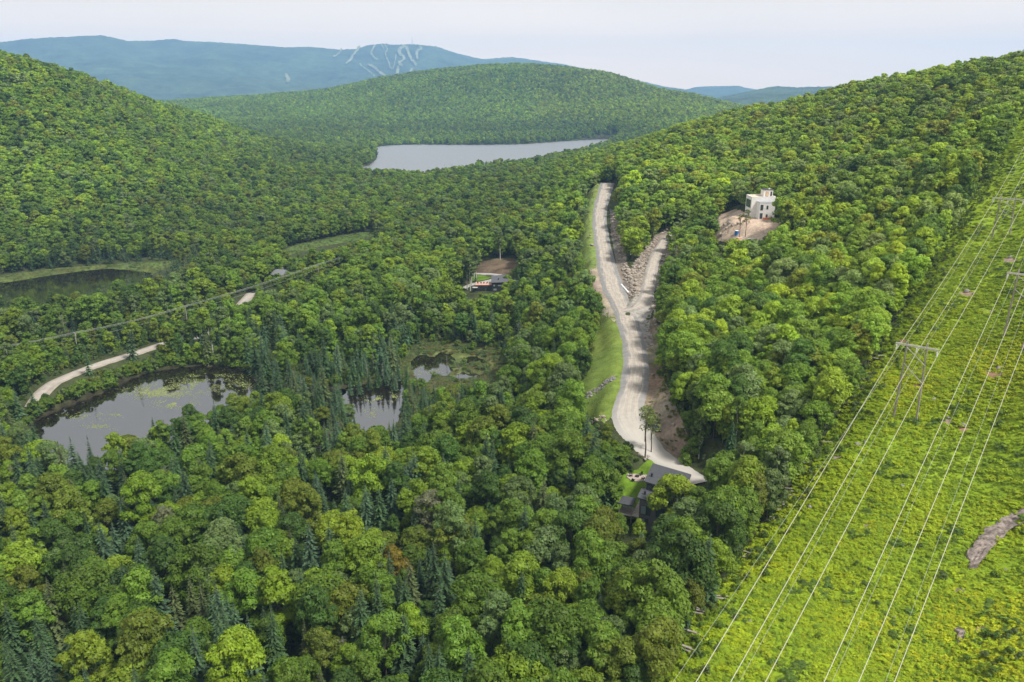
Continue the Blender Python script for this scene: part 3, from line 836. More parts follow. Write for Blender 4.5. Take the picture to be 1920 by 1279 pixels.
for (px, wd), lb in zip(runs, sk_lab):
    P = [on_mountain(u, v) for u, v in smooth_line(px, len(px) * 5)]
    vv, ff = [], []
    for i, p in enumerate(P):
        t = (P[min(i + 1, len(P) - 1)] - P[max(i - 1, 0)]).normalized()
        nrm = Vector((p.x, p.y, 0)).normalized() * -1
        sd_ = t.cross((nrm + Vector((0, 0, 0.5))).normalized()).normalized()
        w = wd * 1.15 * (0.35 + 0.35 * rnd.random())
        off = nrm * 20 + Vector((0, 0, 20))
        vv += [p - sd_ * w + off, p + sd_ * w + off]
    for i in range(len(P) - 1):
        ff.append((2 * i, 2 * i + 1, 2 * i + 3, 2 * i + 2))
    me = bpy.data.meshes.new('ski_run'); me.from_pydata([tuple(q) for q in vv], [], ff); me.materials.append(M_SKI)
    tag(link('ski_run', me), lb, 'ski run', kind='structure')
mp_ = on_mountain(773, 84.5)
mast = empty('radio_mast', (mp_.x, mp_.y, mp_.z - 10)); mast.scale = (1.4, 1.4, 1.4); tag(mast, 'thin radio mast on the mountain summit', 'mast')
mb = MB()
for sx_, sy_ in ((-1, -1), (1, -1), (1, 1), (-1, 1)):
    mb.tube((4 * sx_, 4 * sy_, 0), (1.2 * sx_, 1.2 * sy_, 72), 1.0, 0.7, 5)
for z in range(6, 72, 8):
    w = 4 - 2.8 * z / 72
    mb.tube((-w, -w, z), (w, -w, z + 8), 0.5); mb.tube((w, w, z), (-w, w, z + 8), 0.5)
M_STEEL = mat('galvanised_steel', (0.50, 0.51, 0.52), 0.5, metal=0.3)
mb.build('lattice', M_STEEL, mast)
MB().tube((0, 0, 70), (0, 0, 88), 0.8, 0.5).build('antenna', M_STEEL, mast)

def haze_box():
    b = MB().box(-11700, 11700, -60, 14800, -6.5, 985)
    m = bpy.data.materials.new('valley_air'); m.use_nodes = True
    nt = m.node_tree
    for n in list(nt.nodes):
        if n.type == 'BSDF_PRINCIPLED': nt.nodes.remove(n)
    pv = nt.nodes.new('ShaderNodeVolumePrincipled')
    pv.inputs['Color'].default_value = HAZE_COLOR; pv.inputs['Density'].default_value = HAZE_DENSITY
    nt.links.new(pv.outputs['Volume'], nt.nodes['Material Output'].inputs['Volume'])
    o = b.build('haze', m)
    tag(o, 'thin blue haze filling the valley air', 'haze', kind='stuff')
haze_box()
# ------------------------------------------------------------------ plants: one mesh per form, shared by all plants of that form
def unit(a):
    return a / np.maximum(np.linalg.norm(a, axis=-1, keepdims=True), 1e-9)

def tri_leaves(rs, pos, nor, size, col_):
    """One irregular triangle per spray."""
    n = len(pos)
    t = unit(np.cross(nor, unit(rs.normal(size=(n, 3)))))
    b = np.cross(nor, t)
    V = np.empty((n, 3, 3), np.float32)
    for k in range(3):
        a = 2 * math.pi * k / 3 + rs.uniform(-.45, .45, n)
        r = size * rs.uniform(.65, 1.25, n)
        V[:, k] = pos + t * (np.cos(a) * r)[:, None] + b * (np.sin(a) * r)[:, None]
    Cc = np.repeat(col_[:, None], 3, 1)
    return V.reshape(-1, 3), np.arange(n * 3, dtype=np.int32).reshape(-1, 3), Cc.reshape(-1, 3)

def crown_arrays(seed, z0, z1, rad, n_lobe, n_leaf, leaf, lobe_k=(.24, .40), airy=0.0, up=.30, jit=.34):
    rs = np.random.default_rng(seed)
    ph = rs.uniform(0, 6.28, 3)
    t = np.concatenate((rs.beta(1.6, 1.3, n_lobe - 3), [.93, .97, .85]))
    az = rs.uniform(0, 6.28, n_lobe)
    prof = np.where(t > .38, np.sqrt(np.maximum(0, 1 - ((t - .38) / .66) ** 2)), .62 + .38 * t / .38)
    outl = 1 + .24 * np.sin(2 * az + ph[0]) + .17 * np.sin(3 * az + ph[1]) + .1 * np.sin(5 * az + ph[2])
    lr_ = rad * rs.uniform(*lobe_k, n_lobe)
    rr = np.maximum(0, rad * prof * outl * rs.uniform(.78, 1.04, n_lobe) - lr_ * .75)
    c_ = np.stack((rr * np.cos(az), rr * np.sin(az), z0 + (z1 - z0) * t - lr_ * .55), -1)
    lob_b = rs.uniform(.82, 1.2, n_lobe)
    P, N_, Cc = [], [], []
    need, tries = n_leaf, 0
    w = lr_ ** 2 / (lr_ ** 2).sum()
    while need > 0 and tries < 12:
        m = int(need * 2.2) + 50; tries += 1
        li = rs.choice(n_lobe, m, p=w)
        d = unit(rs.normal(size=(m, 3)))
        d[:, 2] = np.where(d[:, 2] < -.35, -d[:, 2], d[:, 2])
        p = c_[li] + d * (lr_[li] * rs.uniform(.66, 1.16, m))[:, None] * np.array((1, 1, .82))
        dd = np.linalg.norm(p[:, None] - c_[None], axis=-1) / lr_[None]
        dd[np.arange(m), li] = 9
        ok = (dd.min(1) > .74 - airy) & (p[:, 2] > z0 * .6)
        p, d, li = p[ok][:need], d[ok][:need], li[ok][:need]
        P.append(p); N_.append(unit(d + np.array((0, 0, up)) + rs.normal(size=p.shape) * jit))
        br = lob_b[li] * rs.uniform(.78, 1.22, len(li)); yl = rs.uniform(.88, 1.08, len(li))
        Cc.append(np.stack((br * yl, br, br * rs.uniform(.7, 1.15, len(li))), -1))
        need -= len(p)
    P, N_, Cc = np.concatenate(P), np.concatenate(N_), np.concatenate(Cc)
    return tri_leaves(rs, P, N_, leaf * rs.uniform(.6, 1.3, len(P)), Cc) + (c_, lr_)

def spruce_arrays(seed, H, rad, whorls, per, leafl, z0=.6):
    rs = np.random.default_rng(seed)
    P, N_, S, Cc, Fv = [], [], [], [], []
    V, Cv = [], []
    for k in range(whorls):
        f = (k + rs.uniform(-.3, .3)) / whorls
        z = z0 + (H - z0) * (f ** .92)
        r = rad * (1 - f) ** .82 * rs.uniform(.8, 1.12) + .12
        nb = max(4, int(per * (1 - .55 * f)))
        a0 = rs.uniform(0, 6.28)
        for i in range(nb):
            a = a0 + 6.283 * i / nb + rs.uniform(-.25, .25)
            L_ = r * rs.uniform(.72, 1.15)
            d = np.array((math.cos(a), math.sin(a), 0)); s = np.array((-d[1], d[0], 0))
            base = np.array((0, 0, z + .10 * L_)); tip = d * L_ + np.array((0, 0, z - .28 * L_ * (1.2 - f)))
            br = rs.uniform(.65, 1.3)
            for j in range(leafl):
                t0 = j / leafl; t1 = min(1.12, t0 + 1.35 / leafl)
                w = L_ * (.34 - .22 * t0) * rs.uniform(.8, 1.25)
                p0 = base + (tip - base) * t0; p1 = base + (tip - base) * t1 + np.array((0, 0, rs.uniform(-.08, .05)))
                dz = np.array((0, 0, -.16 * w))
                V += [p0 + s * w + dz, p0 - s * w + dz, p1]
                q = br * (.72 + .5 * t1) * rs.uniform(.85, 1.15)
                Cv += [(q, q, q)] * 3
    V += [(-.16, 0, H - .7), (.16, 0, H - .7), (0, 0, H + .5), (0, -.16, H - .7), (0, .16, H - .7), (0, 0, H + .5)]
    Cv += [(1, 1, 1)] * 6
    V = np.array(V, np.float32)
    return V, np.arange(len(V), dtype=np.int32).reshape(-1, 3), np.array(Cv, np.float32)

def tris_of(mb):
    out = []
    for f in mb.f:
        for i in range(1, len(f) - 1):
            out.append((f[0], f[i], f[i + 1]))
    return np.array(mb.v, np.float32), np.array(out, np.int32)

def trunk_mb(rs, hgt, rad, lobes=None, limbs=4, lean=.25, n=5):
    b = MB()
    p = [Vector((0, 0, -1.2))]
    for k in range(1, 5):
        p.append(Vector((rs.uniform(-lean, lean) * k / 4, rs.uniform(-lean, lean) * k / 4, hgt * k / 4)))
    b.path(p, [rad * 1.25, rad, rad * .82, rad * .6, rad * .3], n)
    if lobes is not None:
        c_, lr_ = lobes
        for i in rs.choice(len(c_), min(limbs, len(c_)), replace=False):
            s = p[2] + (p[3] - p[2]) * float(rs.uniform(-.6, 1))
            e = Vector(c_[i]); m_ = s.lerp(e, .5) + Vector((0, 0, -.15 * (e - s).length * .5))
            b.path([s, m_, e], [rad * .42, rad * .28, rad * .1], 4)
    return b

def spray_attr(c_):
    return {'spray': ('POINT', 'FLOAT_COLOR', np.column_stack((c_, np.ones(len(c_)))))}

class Form:
    """crown mesh, trunk mesh, joined mesh, natural height and crown radius."""
    pass

def make_form(nm, crown, trunk, leafm, barkm, H, rad, joined=True, split=True):
    f = Form(); f.H, f.rad = H, rad
    V, Tt, Cc = crown
    tv, tt = tris_of(trunk) if trunk else (np.zeros((0, 3), np.float32), np.zeros((0, 3), np.int32))
    if split:
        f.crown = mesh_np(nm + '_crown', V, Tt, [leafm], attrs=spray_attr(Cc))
        f.trunk = mesh_np(nm + '_trunk', tv, tt, [barkm], smooth=True)
    if joined:
        VV = np.concatenate((V, tv)); TT = np.concatenate((Tt, tt + len(V)))
        CC = np.concatenate((Cc, np.ones((len(tv), 3))))
        f.joined = mesh_np(nm + '_model', VV, TT, [leafm, barkm], mat_idx=np.concatenate((np.zeros(len(Tt)), np.ones(len(tt)))), attrs=spray_attr(CC))
    return f

FORMS = {}
NEAR_B, MID_B, FAR_B = [], [], []
for k, (z0, z1, rad) in enumerate(((4.6, 15, 4.6), (4.0, 14, 4.2), (5.0, 16, 4.2), (3.8, 13, 4.8), (5.0, 15.5, 3.7), (4.2, 14.5, 5.0))):
    rs = np.random.default_rng(100 + k)
    cr = crown_arrays(100 + k, z0, z1, rad, 50, 5200, .325, (.16, .38))
    NEAR_B.append(make_form('broadleaf', cr[:3], trunk_mb(rs, z1 * .8, .19, cr[3:], 6), M_LEAF, M_BARK, z1, rad))
    cr = crown_arrays(200 + k, z0 * .8, z1, rad, 40, 1900, .52, (.19, .36), jit=.32)
    MID_B.append(make_form('broadleaf_mid', cr[:3], trunk_mb(rs, z1 * .8, .19, None, n=4), M_LEAF, M_BARK, z1, rad, split=False))
    if k < 4:
        cr = crown_arrays(300 + k, z0 * .6, z1, rad, 22, 340, 1.15)
        FAR_B.append(make_form('broadleaf_far', cr[:3], None, M_LEAF, M_BARK, z1, rad, split=False))
BIRCH = []
for k in range(3):
    rs = np.random.default_rng(400 + k)
    cr = crown_arrays(400 + k, 7.5, 15.5, 2.9, 26, 2000, .43, (.22, .36), airy=.3)
    BIRCH.append(make_form('birch', cr[:3], trunk_mb(rs, 14.5, .19, cr[3:], 7, .7), M_LEAF, M_BIRCH, 15.5, 2.7))
SPARSE = []
for k in range(2):
    rs = np.random.default_rng(450 + k)
    cr = crown_arrays(450 + k, 8.5, 15.5, 2.9, 26, 620, .30, (.2, .34), airy=.5)
    SPARSE.append(make_form('sparse_tree', cr[:3], trunk_mb(rs, 14.5, .19, cr[3:], 9, .5), M_LEAF, M_BARK, 15.5, 2.7))
NEAR_S, MID_S, FAR_S = [], [], []
for k, (H_, rad) in enumerate(((13, 2.7), (14.5, 2.9), (11.5, 2.5), (13.5, 2.2))):
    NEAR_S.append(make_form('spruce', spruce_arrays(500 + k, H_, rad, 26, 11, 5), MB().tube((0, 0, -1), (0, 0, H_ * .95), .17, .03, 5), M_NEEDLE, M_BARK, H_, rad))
    MID_S.append(make_form('spruce_mid', spruce_arrays(520 + k, H_, rad, 15, 8, 3), MB().tube((0, 0, -1), (0, 0, H_ * .9), .17, .03, 4), M_NEEDLE, M_BARK, H_, rad, split=False))
    if k < 2:
        FAR_S.append(make_form('spruce_far', spruce_arrays(540 + k, H_, rad, 8, 6, 1), None, M_NEEDLE, M_BARK, H_, rad, split=False))

def twig_tree(seed, H, rad, n_br, drop):
    rs = np.random.default_rng(seed); b = MB()
    top = Vector((rs.uniform(-.4, .4), rs.uniform(-.4, .4), H))
    b.path([(0, 0, -1), (top.x * .3, top.y * .3, H * .5), top], [.19, .12, .03], 5)
    for i in range(n_br):
        z = H * rs.uniform(.3, .97); a = rs.uniform(0, 6.28)
        L_ = rad * (1.15 - z / H) * rs.uniform(.6, 1.3) + .3
        s = Vector((top.x * z / H, top.y * z / H, z)); e = s + Vector((math.cos(a) * L_, math.sin(a) * L_, L_ * drop * rs.uniform(.5, 1.2)))
        b.path([s, s.lerp(e, .5) + Vector((0, 0, .12)), e], [.055, .04, .015], 3)
        for _ in range(2):
            q = s.lerp(e, rs.uniform(.4, .9)); b.tube(q, q + Vector((rs.uniform(-.6, .6), rs.uniform(-.6, .6), rs.uniform(0, .7))), .03, .012, 3)
    return b
DEAD = []
for k, (H_, r_, n_, dr) in enumerate(((12, 1.6, 34, -.15), (10, 3.0, 30, .7), (13, 2.6, 34, .6), (8, .9, 16, -.1))):
    b = twig_tree(600 + k, H_, r_, n_, dr); v_, t_ = tris_of(b)
    DEAD.append((mesh_np('dead_tree_model', v_, t_, [M_DEAD]), H_, r_))
BUSH = []
for k in range(4):
    cr = crown_arrays(700 + k, .1, 2.6, 1.7, 14, 420, .27)
    BUSH.append(make_form('bush', cr[:3], None, M_LEAF, M_BARK, 2.6, 1.7, split=False))
FERN = []
for k in range(4):
    cr = crown_arrays(720 + k, .0, .24, .95, 16, 150, .17, (.2, .34), up=2.2, jit=.3)
    pass; FERN.append(make_form('fern_clump', cr[:3], None, M_LEAF, M_BARK, .75, .85, split=False))

# ------------------------------------------------------------------ open views that the forest must leave free
OPEN = {
    'road': [(1118, 343), (1155, 341), (1152, 390), (1150, 440), (1163, 500), (1195, 562), (1212, 545), (1212, 500), (1225, 465), (1245, 440), (1255, 450), (1238, 490), (1234, 540),
             (1226, 575), (1212, 590), (1222, 650), (1224, 700), (1217, 750), (1232, 795), (1258, 830), (1306, 880), (1290, 890), (1240, 870), (1208, 860), (1190, 830), (1138, 790),
             (1150, 765), (1168, 720), (1166, 660), (1150, 600), (1125, 555), (1112, 520), (1112, 450), (1105, 420), (1112, 370)],
    'grass_bank': [(1128, 590), (1150, 600), (1166, 660), (1165, 720), (1140, 780), (1106, 772), (1100, 742), (1118, 690), (1118, 640)],
    'verge': [(1106, 352), (1120, 345), (1108, 440), (1112, 505), (1098, 500), (1094, 440)],
    'rocks': [(1140, 400), (1156, 420), (1165, 480), (1183, 502), (1205, 470), (1240, 436), (1240, 470), (1222, 510), (1212, 550), (1190, 562), (1158, 510)],
    'brush': [(1212, 595), (1232, 610), (1238, 640), (1228, 680), (1230, 720), (1258, 755), (1278, 805), (1285, 850), (1262, 850), (1235, 795), (1220, 750), (1224, 690)],
    'channel': [(684, 738), (700, 727), (748, 718), (752, 745), (740, 785), (712, 794), (694, 786), (684, 760)],
    'marsh': [(772, 672), (800, 660), (850, 660), (915, 666), (936, 690), (926, 708), (845, 716), (800, 712), (774, 700)],
    'pond': [(64, 808), (75, 785), (120, 760), (195, 733), (255, 705), (325, 688), (400, 686), (450, 697), (480, 716), (466, 732), (430, 738), (405, 738), (385, 752), (345, 765), (300, 782),
             (250, 795), (215, 812), (190, 830), (140, 833), (90, 815)],
    'beaver': [(44, 540), (60, 530), (130, 513), (222, 508), (215, 520), (150, 533), (110, 550), (50, 560)],
    'margin': [(0, 522), (90, 501), (200, 493), (325, 488), (300, 498), (200, 508), (100, 516), (0, 534)],
    'valley_road': [(75, 735), (110, 711), (180, 683), (250, 661), (298, 647), (300, 655), (250, 677), (200, 692), (150, 713), (92, 747), (80, 748)],
    'road_gap': [(462, 548), (474, 548), (474, 558), (462, 558)],
    'lake': [(678, 315), (705, 299), (708, 276), (850, 271), (1000, 269), (1122, 262), (1095, 274), (1000, 294), (960, 301), (900, 300), (840, 309), (800, 319), (720, 317)],
    'meadow': [(522, 470), (560, 456), (640, 441), (700, 433), (700, 444), (640, 458), (560, 478)],
    'clearing': [(1262, 1279), (1332, 1150), (1422, 1030), (1502, 920), (1572, 830), (1627, 740), (1682, 640), (1742, 540), (1787, 460), (1832, 380), (1877, 310), (1925, 235), (1925, 1279)],
}
OPEN_AT = {   # standing things: outline and the distance at which they stand
    'dark_house': ([(1213, 865), (1240, 872), (1296, 888), (1285, 925), (1262, 932), (1245, 945), (1222, 970), (1215, 984), (1198, 984), (1195, 950), (1156, 946), (1145, 950), (1148, 915), (1150, 900), (1175, 880)], 186),
    'white_house': ([(1342, 440), (1350, 425), (1365, 405), (1400, 400), (1399, 365), (1428, 351), (1452, 354), (1448, 380), (1450, 400), (1455, 412), (1448, 428), (1430, 446), (1390, 450), (1345, 450)], 425),
    'black_house': ([(868, 543), (880, 530), (878, 513), (900, 510), (945, 517), (946, 535), (938, 548), (890, 549)], 462),
    'bare_slope': ([(895, 510), (893, 497), (915, 489), (950, 486), (965, 490), (957, 510)], 490),
    'grey_roof': ([(505, 499), (533, 499), (533, 512), (505, 512)], 505),
    'pole_a': ([(138, 624), (150, 624), (151, 662), (140, 662)], 394),
    'pole_b': ([(346, 570), (358, 570), (358, 592), (346, 592)], 422),
}
SC = 4
MW, MH = 520, 330
MU0, MV0 = -80, -20
muu, mvv = np.meshgrid(MU0 + SC * (np.arange(MW) + .5), MV0 + SC * (np.arange(MH) + .5))
OPEN_R = np.zeros((MH, MW), np.float32)
def ground_range(u, v):
    a, b = (u - 960) / FOC, (v - 639.5) / FOC
    dy, dz = CP - b * SP, -(SP + b * CP)
    hr = np.hypot(a, dy); th = np.arctan2(a, dy); sl = dz / hr
    t = np.clip((th - F.th[0]) / (F.th[1] - F.th[0]), 0, NT - 1).round().astype(int)
    out = np.zeros(len(u))
    for i in range(0, len(u), 4000):
        below = (CAM_H + F.r[None] * sl[i:i + 4000, None]) < F.H[t[i:i + 4000]]
        k = below.argmax(1); out[i:i + 4000] = np.where(below.any(1), F.r[k], 0)
    return out
for k, px in OPEN.items():
    mk = poly_mask(muu, mvv, px)
    OPEN_R[mk] = np.maximum(OPEN_R[mk], ground_range(muu[mk], mvv[mk]))
for k, (px, r_) in OPEN_AT.items():
    mk = poly_mask(muu, mvv, px)
    OPEN_R[mk] = np.maximum(OPEN_R[mk], r_)

def covers(x, y, z, hgt, rad, conifer):
    """Share of the sample spots of each crown that would stand before an open view."""
    r = np.hypot(x, y); n = np.zeros(len(x)); tot = 0
    for f, w in ((.30, 1), (.5, 1), (.68, 1), (.85, 1), (.98, 1)):
        wd = np.where(conifer, (1 - f) * rad, rad * math.sqrt(max(0.03, 1 - ((f - .55) / .5) ** 2)) if f > .3 else rad * .7)
        for o in (-1, 0, 1):
            u, v, d = proj(x + o * wd * .95, y, z + hgt * f)
            i = ((v - MV0) / SC).astype(int); j = ((u - MU0) / SC).astype(int)
            ok = (i >= 0) & (i < MH) & (j >= 0) & (j < MW)
            q = np.zeros(len(x)); q[ok] = OPEN_R[i[ok], j[ok]]
            n += (q > 0) & (r < q - 2.0); tot += 1
    return n / tot

def in_open(x, y, pad=0.0):
    """True on water, roads, yards and cleared ground."""
    bad = np.zeros(len(x), bool)
    for nm, (poly, z) in WATER.items():
        bad |= shore(x, y, nm) < 1.0 + pad
    for nm, (ln, w) in ROADS.items():
        d, par = seg_dist(x, y, ln[::2]); bad |= d < w.mean() / 2 + 2.0 + pad
    for nm, poly in AREAS.items():
        if nm in ('pond_margin', 'marsh', 'meadow', 'row', 'lawn', 'grass_bank', 'roadside_grass', 'dirt_yard', 'bare_slope', 'forecourt_lawn', 'rock_cut', 'brush_bank'):
            bad |= poly_mask(x, y, poly)
    for hx, hy, hr_ in ((37, 180, 11), (43, 184, 10), (134, 419, 12), (-14, 455, 12), (-148, 481, 9)):
        bad |= np.hypot(x - hx, y - hy) < hr_
    return bad

# ridge line test: leave out what no spot near the viewpoint can see
run = np.maximum.accumulate((F.H + 9 - (CAM_H + 6)) / F.r[None], axis=1)
def hidden(x, y, z, hgt):
    t = np.clip((np.arctan2(x, y) - F.th[0]) / (F.th[1] - F.th[0]), 0, NT - 1).round().astype(int)
    r = np.hypot(x, y); s = np.clip((np.log(r) - LR0) / (LR1 - LR0) * (NR - 1) - 1, 0, NR - 1).astype(int)
    return (z + hgt - CAM_H) / r < run[t, s] - .004

def scatter(r0, r1, sp, half=40.5, jit=.46):
    """Jittered triangular lattice inside the view wedge."""
    a = R(half)
    xs = np.arange(-r1 * math.sin(a), r1 * math.sin(a), sp); ys = np.arange(20, r1, sp * .866)
    gx_, gy_ = np.meshgrid(xs, ys); gx_[1::2] += sp / 2
    x, y = gx_.ravel(), gy_.ravel()
    r = np.hypot(x, y); th = np.abs(np.arctan2(x, y))
    lim = np.where(r < 420, a, R(36.5))
    ok = (r >= r0) & (r < r1) & (th < lim); x, y = x[ok], y[ok]
    return x + rng.uniform(-jit, jit, len(x)) * sp, y + rng.uniform(-jit, jit, len(y)) * sp

PAL = np.array(((0.102, 0.166, 0.017), (0.166, 0.234, 0.017), (0.130, 0.208, 0.023), (0.122, 0.172, 0.056), (0.130, 0.160, 0.017), (0.060, 0.110, 0.018), (0.200, 0.268, 0.017)))
PALW = ('mid-green', 'yellow-green', 'fresh-green', 'grey-green', 'olive', 'dark-green', 'lime')
CPAL = np.array(((0.042, 0.080, 0.028), (0.052, 0.094, 0.046), (0.066, 0.086, 0.030), (0.036, 0.068, 0.026)))
CPALW = ('dark-green', 'blue-green', 'brownish', 'deep-green')

WIRE_LINE = np.array([F.hit(u, v)[:2] for u, v in ((-150, 720), (147, 664), (352, 610), (598, 527))])
class Trees:
    pass
def grow(r0, r1, sp, hmul=(.66, 1.22)):
    x, y = scatter(r0, r1, sp)
    z = FP.at(x, y)
    ok = ~hidden(x, y, z, 17)
    x, y, z = x[ok], y[ok], z[ok]
    ok = ~in_open(x, y)
    x, y, z = x[ok], y[ok], z[ok]
    n = len(x); r = np.hypot(x, y)
    # share of conifers: high in the wet valley, low on the slopes
    nz = fbm(x / 45, y / 45, 3, 91)
    low = np.clip((14 - z) / 12, 0, 1)
    wet = np.zeros(n)
    for nm in ('pond', 'channel_pond', 'marsh_pool', 'beaver_pond'):
        wet = np.maximum(wet, np.clip(1 - (shore(x, y, nm) - 4) / (46 if nm == 'channel_pond' else 60 if nm == 'beaver_pond' else 30), 0, 1))
    pc = .05 + .29 * low + .85 * wet * (0.55 + nz) + .50 * np.clip(nz - .22, 0, .5)
    pc = np.where((x > 60) & (z > 22), .035, pc)
    pc = np.where((x < -230) & (z > 14), .025, pc)
    pc = np.where(r > 1500, .05 + .45 * np.clip((8 - z) / 8, 0, 1), pc)
    con = rng.random(n) < pc
    T = Trees()
    T.x, T.y, T.z, T.con = x, y, z, con
    T.s = rng.uniform(*hmul, n) * np.where(con, rng.uniform(.80, 1.22, n), 1)
    T.s *= 1 - .22 * wet * ~con
    T.s *= np.where(seg_dist(x, y, WIRE_LINE)[0] < 24, .60, 1.0)       # kept low along the overhead wires
    T.pick = rng.integers(0, 1000, n)
    big = fbm(x / 60, y / 60, 2, 55)
    w = np.array((.25, .19, .20, .11, .09, .13, .03))
    tone = (rng.random(n) + big * .35) % 1.0
    T.tone = np.searchsorted(np.cumsum(w) / w.sum(), np.clip(tone, 0, .999))
    T.ctone = rng.choice(4, n, p=(.4, .25, .15, .2))
    tint = np.where(con[:, None], CPAL[T.ctone], PAL[T.tone])
    # crowns on the slopes are tinted paler than the mixed valley wood
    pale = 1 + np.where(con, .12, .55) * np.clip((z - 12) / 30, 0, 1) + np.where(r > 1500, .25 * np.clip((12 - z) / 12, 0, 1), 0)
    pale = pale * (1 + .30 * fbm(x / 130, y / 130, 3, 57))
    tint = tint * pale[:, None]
    warm_ = (np.clip((x - 40) / 60, 0, 1) * np.clip((z - 20) / 30, 0, 1) * ~con)[:, None]
    tint = tint * (1 + warm_ * np.array((.16, .06, -.08)))
    lush = (np.clip((480 - r) / 150, 0, 1) * np.clip((45 - x) / 40, 0, 1) * ~con)[:, None]
    tint = tint * (1 + lush * np.array((-.05, .0, -.06)))
    T.tint = tint * rng.uniform(.86, 1.24, (n, 1)) * (1 + rng.uniform(-.04, .04, (n, 3)))
    T.hgt = np.where(con, 13.5, 14.6) * T.s; T.rad = np.where(con, 2.0, 4.3) * T.s
    cv = covers(x, y, z, T.hgt, T.rad, con)
    lim = np.where(con & (rng.random(n) < .25), .2, .03)
    shrink = (cv > lim)
    T.s = np.where(shrink, T.s * .5, T.s); T.hgt = np.where(shrink, T.hgt * .5, T.hgt); T.rad = np.where(shrink, T.rad * .5, T.rad)
    cv = covers(x, y, z, T.hgt, T.rad, con)
    keep = cv <= .05
    for k, v_ in list(vars(T).items()):
        setattr(T, k, v_[keep])
    return T
def join(ts):
    T = Trees()
    for k in vars(ts[0]):
        setattr(T, k, np.concatenate([getattr(t, k) for t in ts]))
    return T
ALL = join([grow(60, 420, 6.0), grow(420, 1000, 6.4, (.62, 1.10)), grow(1000, 1750, 7.0, (.62, 1.15)), grow(1750, 3900, 8.1, (.6, 1.1))])
UNDER = grow(80, 380, 6.3, (.38, .6))
ALL = join([ALL, UNDER])

# spruces whose tips stand out in the photograph
TIPS = [(51, 838), (29, 864), (80, 934), (133, 909), (156, 957), (187, 991), (224, 926), (238, 909), (263, 889), (207, 967), (255, 1002), (351, 800), (285, 784), (306, 788), (164, 825),
        (410, 803), (560, 844), (531, 952), (552, 998), (579, 993), (527, 1030), (536, 1073), (562, 1073), (291, 1090), (320, 1088), (353, 1077), (375, 1096), (390, 1104), (406, 1116),
        (421, 1100), (435, 1114), (417, 1145), (408, 1155), (464, 1162), (507, 1139), (361, 1184), (51, 1088), (88, 1092), (144, 1112), (64, 1149), (6, 1203), (53, 1203), (80, 1207),
        (690, 911), (8, 1131), (133, 1116), (733, 887), (709, 905), (776, 858), (770, 846), (830, 835), (924, 819), (834, 1049), (824, 1104), (756, 1139), (705, 1088), (803, 1195),
        (822, 1197), (768, 1059), (684, 913), (859, 891), (984, 944), (590, 870), (600, 905), (640, 850), (655, 880), (622, 760), (1330, 1010), (1000, 850), (1500, 560), (1465, 430), (1440, 620), (772, 716), (781, 724), (764, 742), (790, 730), (776, 752), (798, 736), (672, 700), (690, 690), (706, 684), (722, 680), (738, 690), (655, 705), (745, 672)]
FT_ = copy.copy(FP)
mx_, my_, ms_, mk_ = [], [], [], []
for k, (u, v) in enumerate(TIPS):
    hh = 15.2 * rnd.uniform(.92, 1.18) if v > 820 else 9.0 if v > 700 else 10.5
    FT_.H = FP.H + hh
    p = FT_.hit(u, v)
    if p is None or not (-400 < p[0] < 400): continue
    mx_.append(p[0]); my_.append(p[1]); ms_.append(hh / 13.3)
mx_, my_, ms_ = np.array(mx_), np.array(my_), np.array(ms_)
dd_ = np.sqrt((ALL.x[:, None] - mx_[None]) ** 2 + (ALL.y[:, None] - my_[None]) ** 2).min(1)
ahead = np.zeros(len(ALL.x), bool)               # crowns that would hide these tips
for a_, b_, s_ in zip(mx_, my_, ms_):
    f_ = np.array((a_, b_)) / math.hypot(a_, b_)
    rx, ry = a_ - ALL.x, b_ - ALL.y
    along = rx * f_[0] + ry * f_[1]; side = np.abs(rx * f_[1] - ry * f_[0])
    ahead |= (along > 0) & (along < 10) & (side < ALL.rad * .7 + .5) & ~ALL.con
keep_ = (dd_ > 3.0) & ~(ahead & (rng.random(len(ahead)) < .75))
for k, v_ in list(vars(ALL).items()):
    setattr(ALL, k, v_[keep_])
EX = Trees(); n_ = len(mx_)
EX.x, EX.y, EX.z, EX.con, EX.s = mx_, my_, FP.at(mx_, my_), np.ones(n_, bool), ms_
EX.pick = rng.integers(0, 1000, n_); EX.tone = np.zeros(n_, int); EX.ctone = rng.choice(4, n_, p=(.3, .45, .1, .15))
EX.tint = CPAL[EX.ctone] * rng.uniform(.9, 1.15, (n_, 1)); EX.hgt = 13.5 * ms_; EX.rad = 2.0 * ms_
def add_broad(pts):
    E = Trees(); n = len(pts)
    E.x = np.array([p[0] for p in pts]); E.y = np.array([p[1] for p in pts]); E.z = FP.at(E.x, E.y); E.con = np.zeros(n, bool)
    E.s = np.array([p[2] for p in pts]); E.pick = np.arange(n); E.tone = np.array([p[3] for p in pts]); E.ctone = np.zeros(n, int)
    E.tint = PAL[E.tone] * 1.05; E.hgt = 14.6 * E.s; E.rad = 4.3 * E.s
    return E
NEARHOUSE = [(40.6, 173.2, 1.14, 6), (45.5, 168.5, .86, 0), (51.5, 172, .95, 2), (55, 180, .9, 0), (31, 166, .62, 1), (26.5, 171, .58, 0), (139.6, 402, .8, 0), (144, 404, 1.0, 2)]
far_ = np.ones(len(ALL.x), bool)
for p in NEARHOUSE:
    far_ &= np.hypot(ALL.x - p[0], ALL.y - p[1]) > 4.0
for k, v_ in list(vars(ALL).items()):
    setattr(ALL, k, v_[far_])
forced = np.concatenate((np.zeros(len(ALL.x), bool), np.ones(n_ + len(NEARHOUSE), bool)))
ALL = join([ALL, EX, add_broad(NEARHOUSE)])

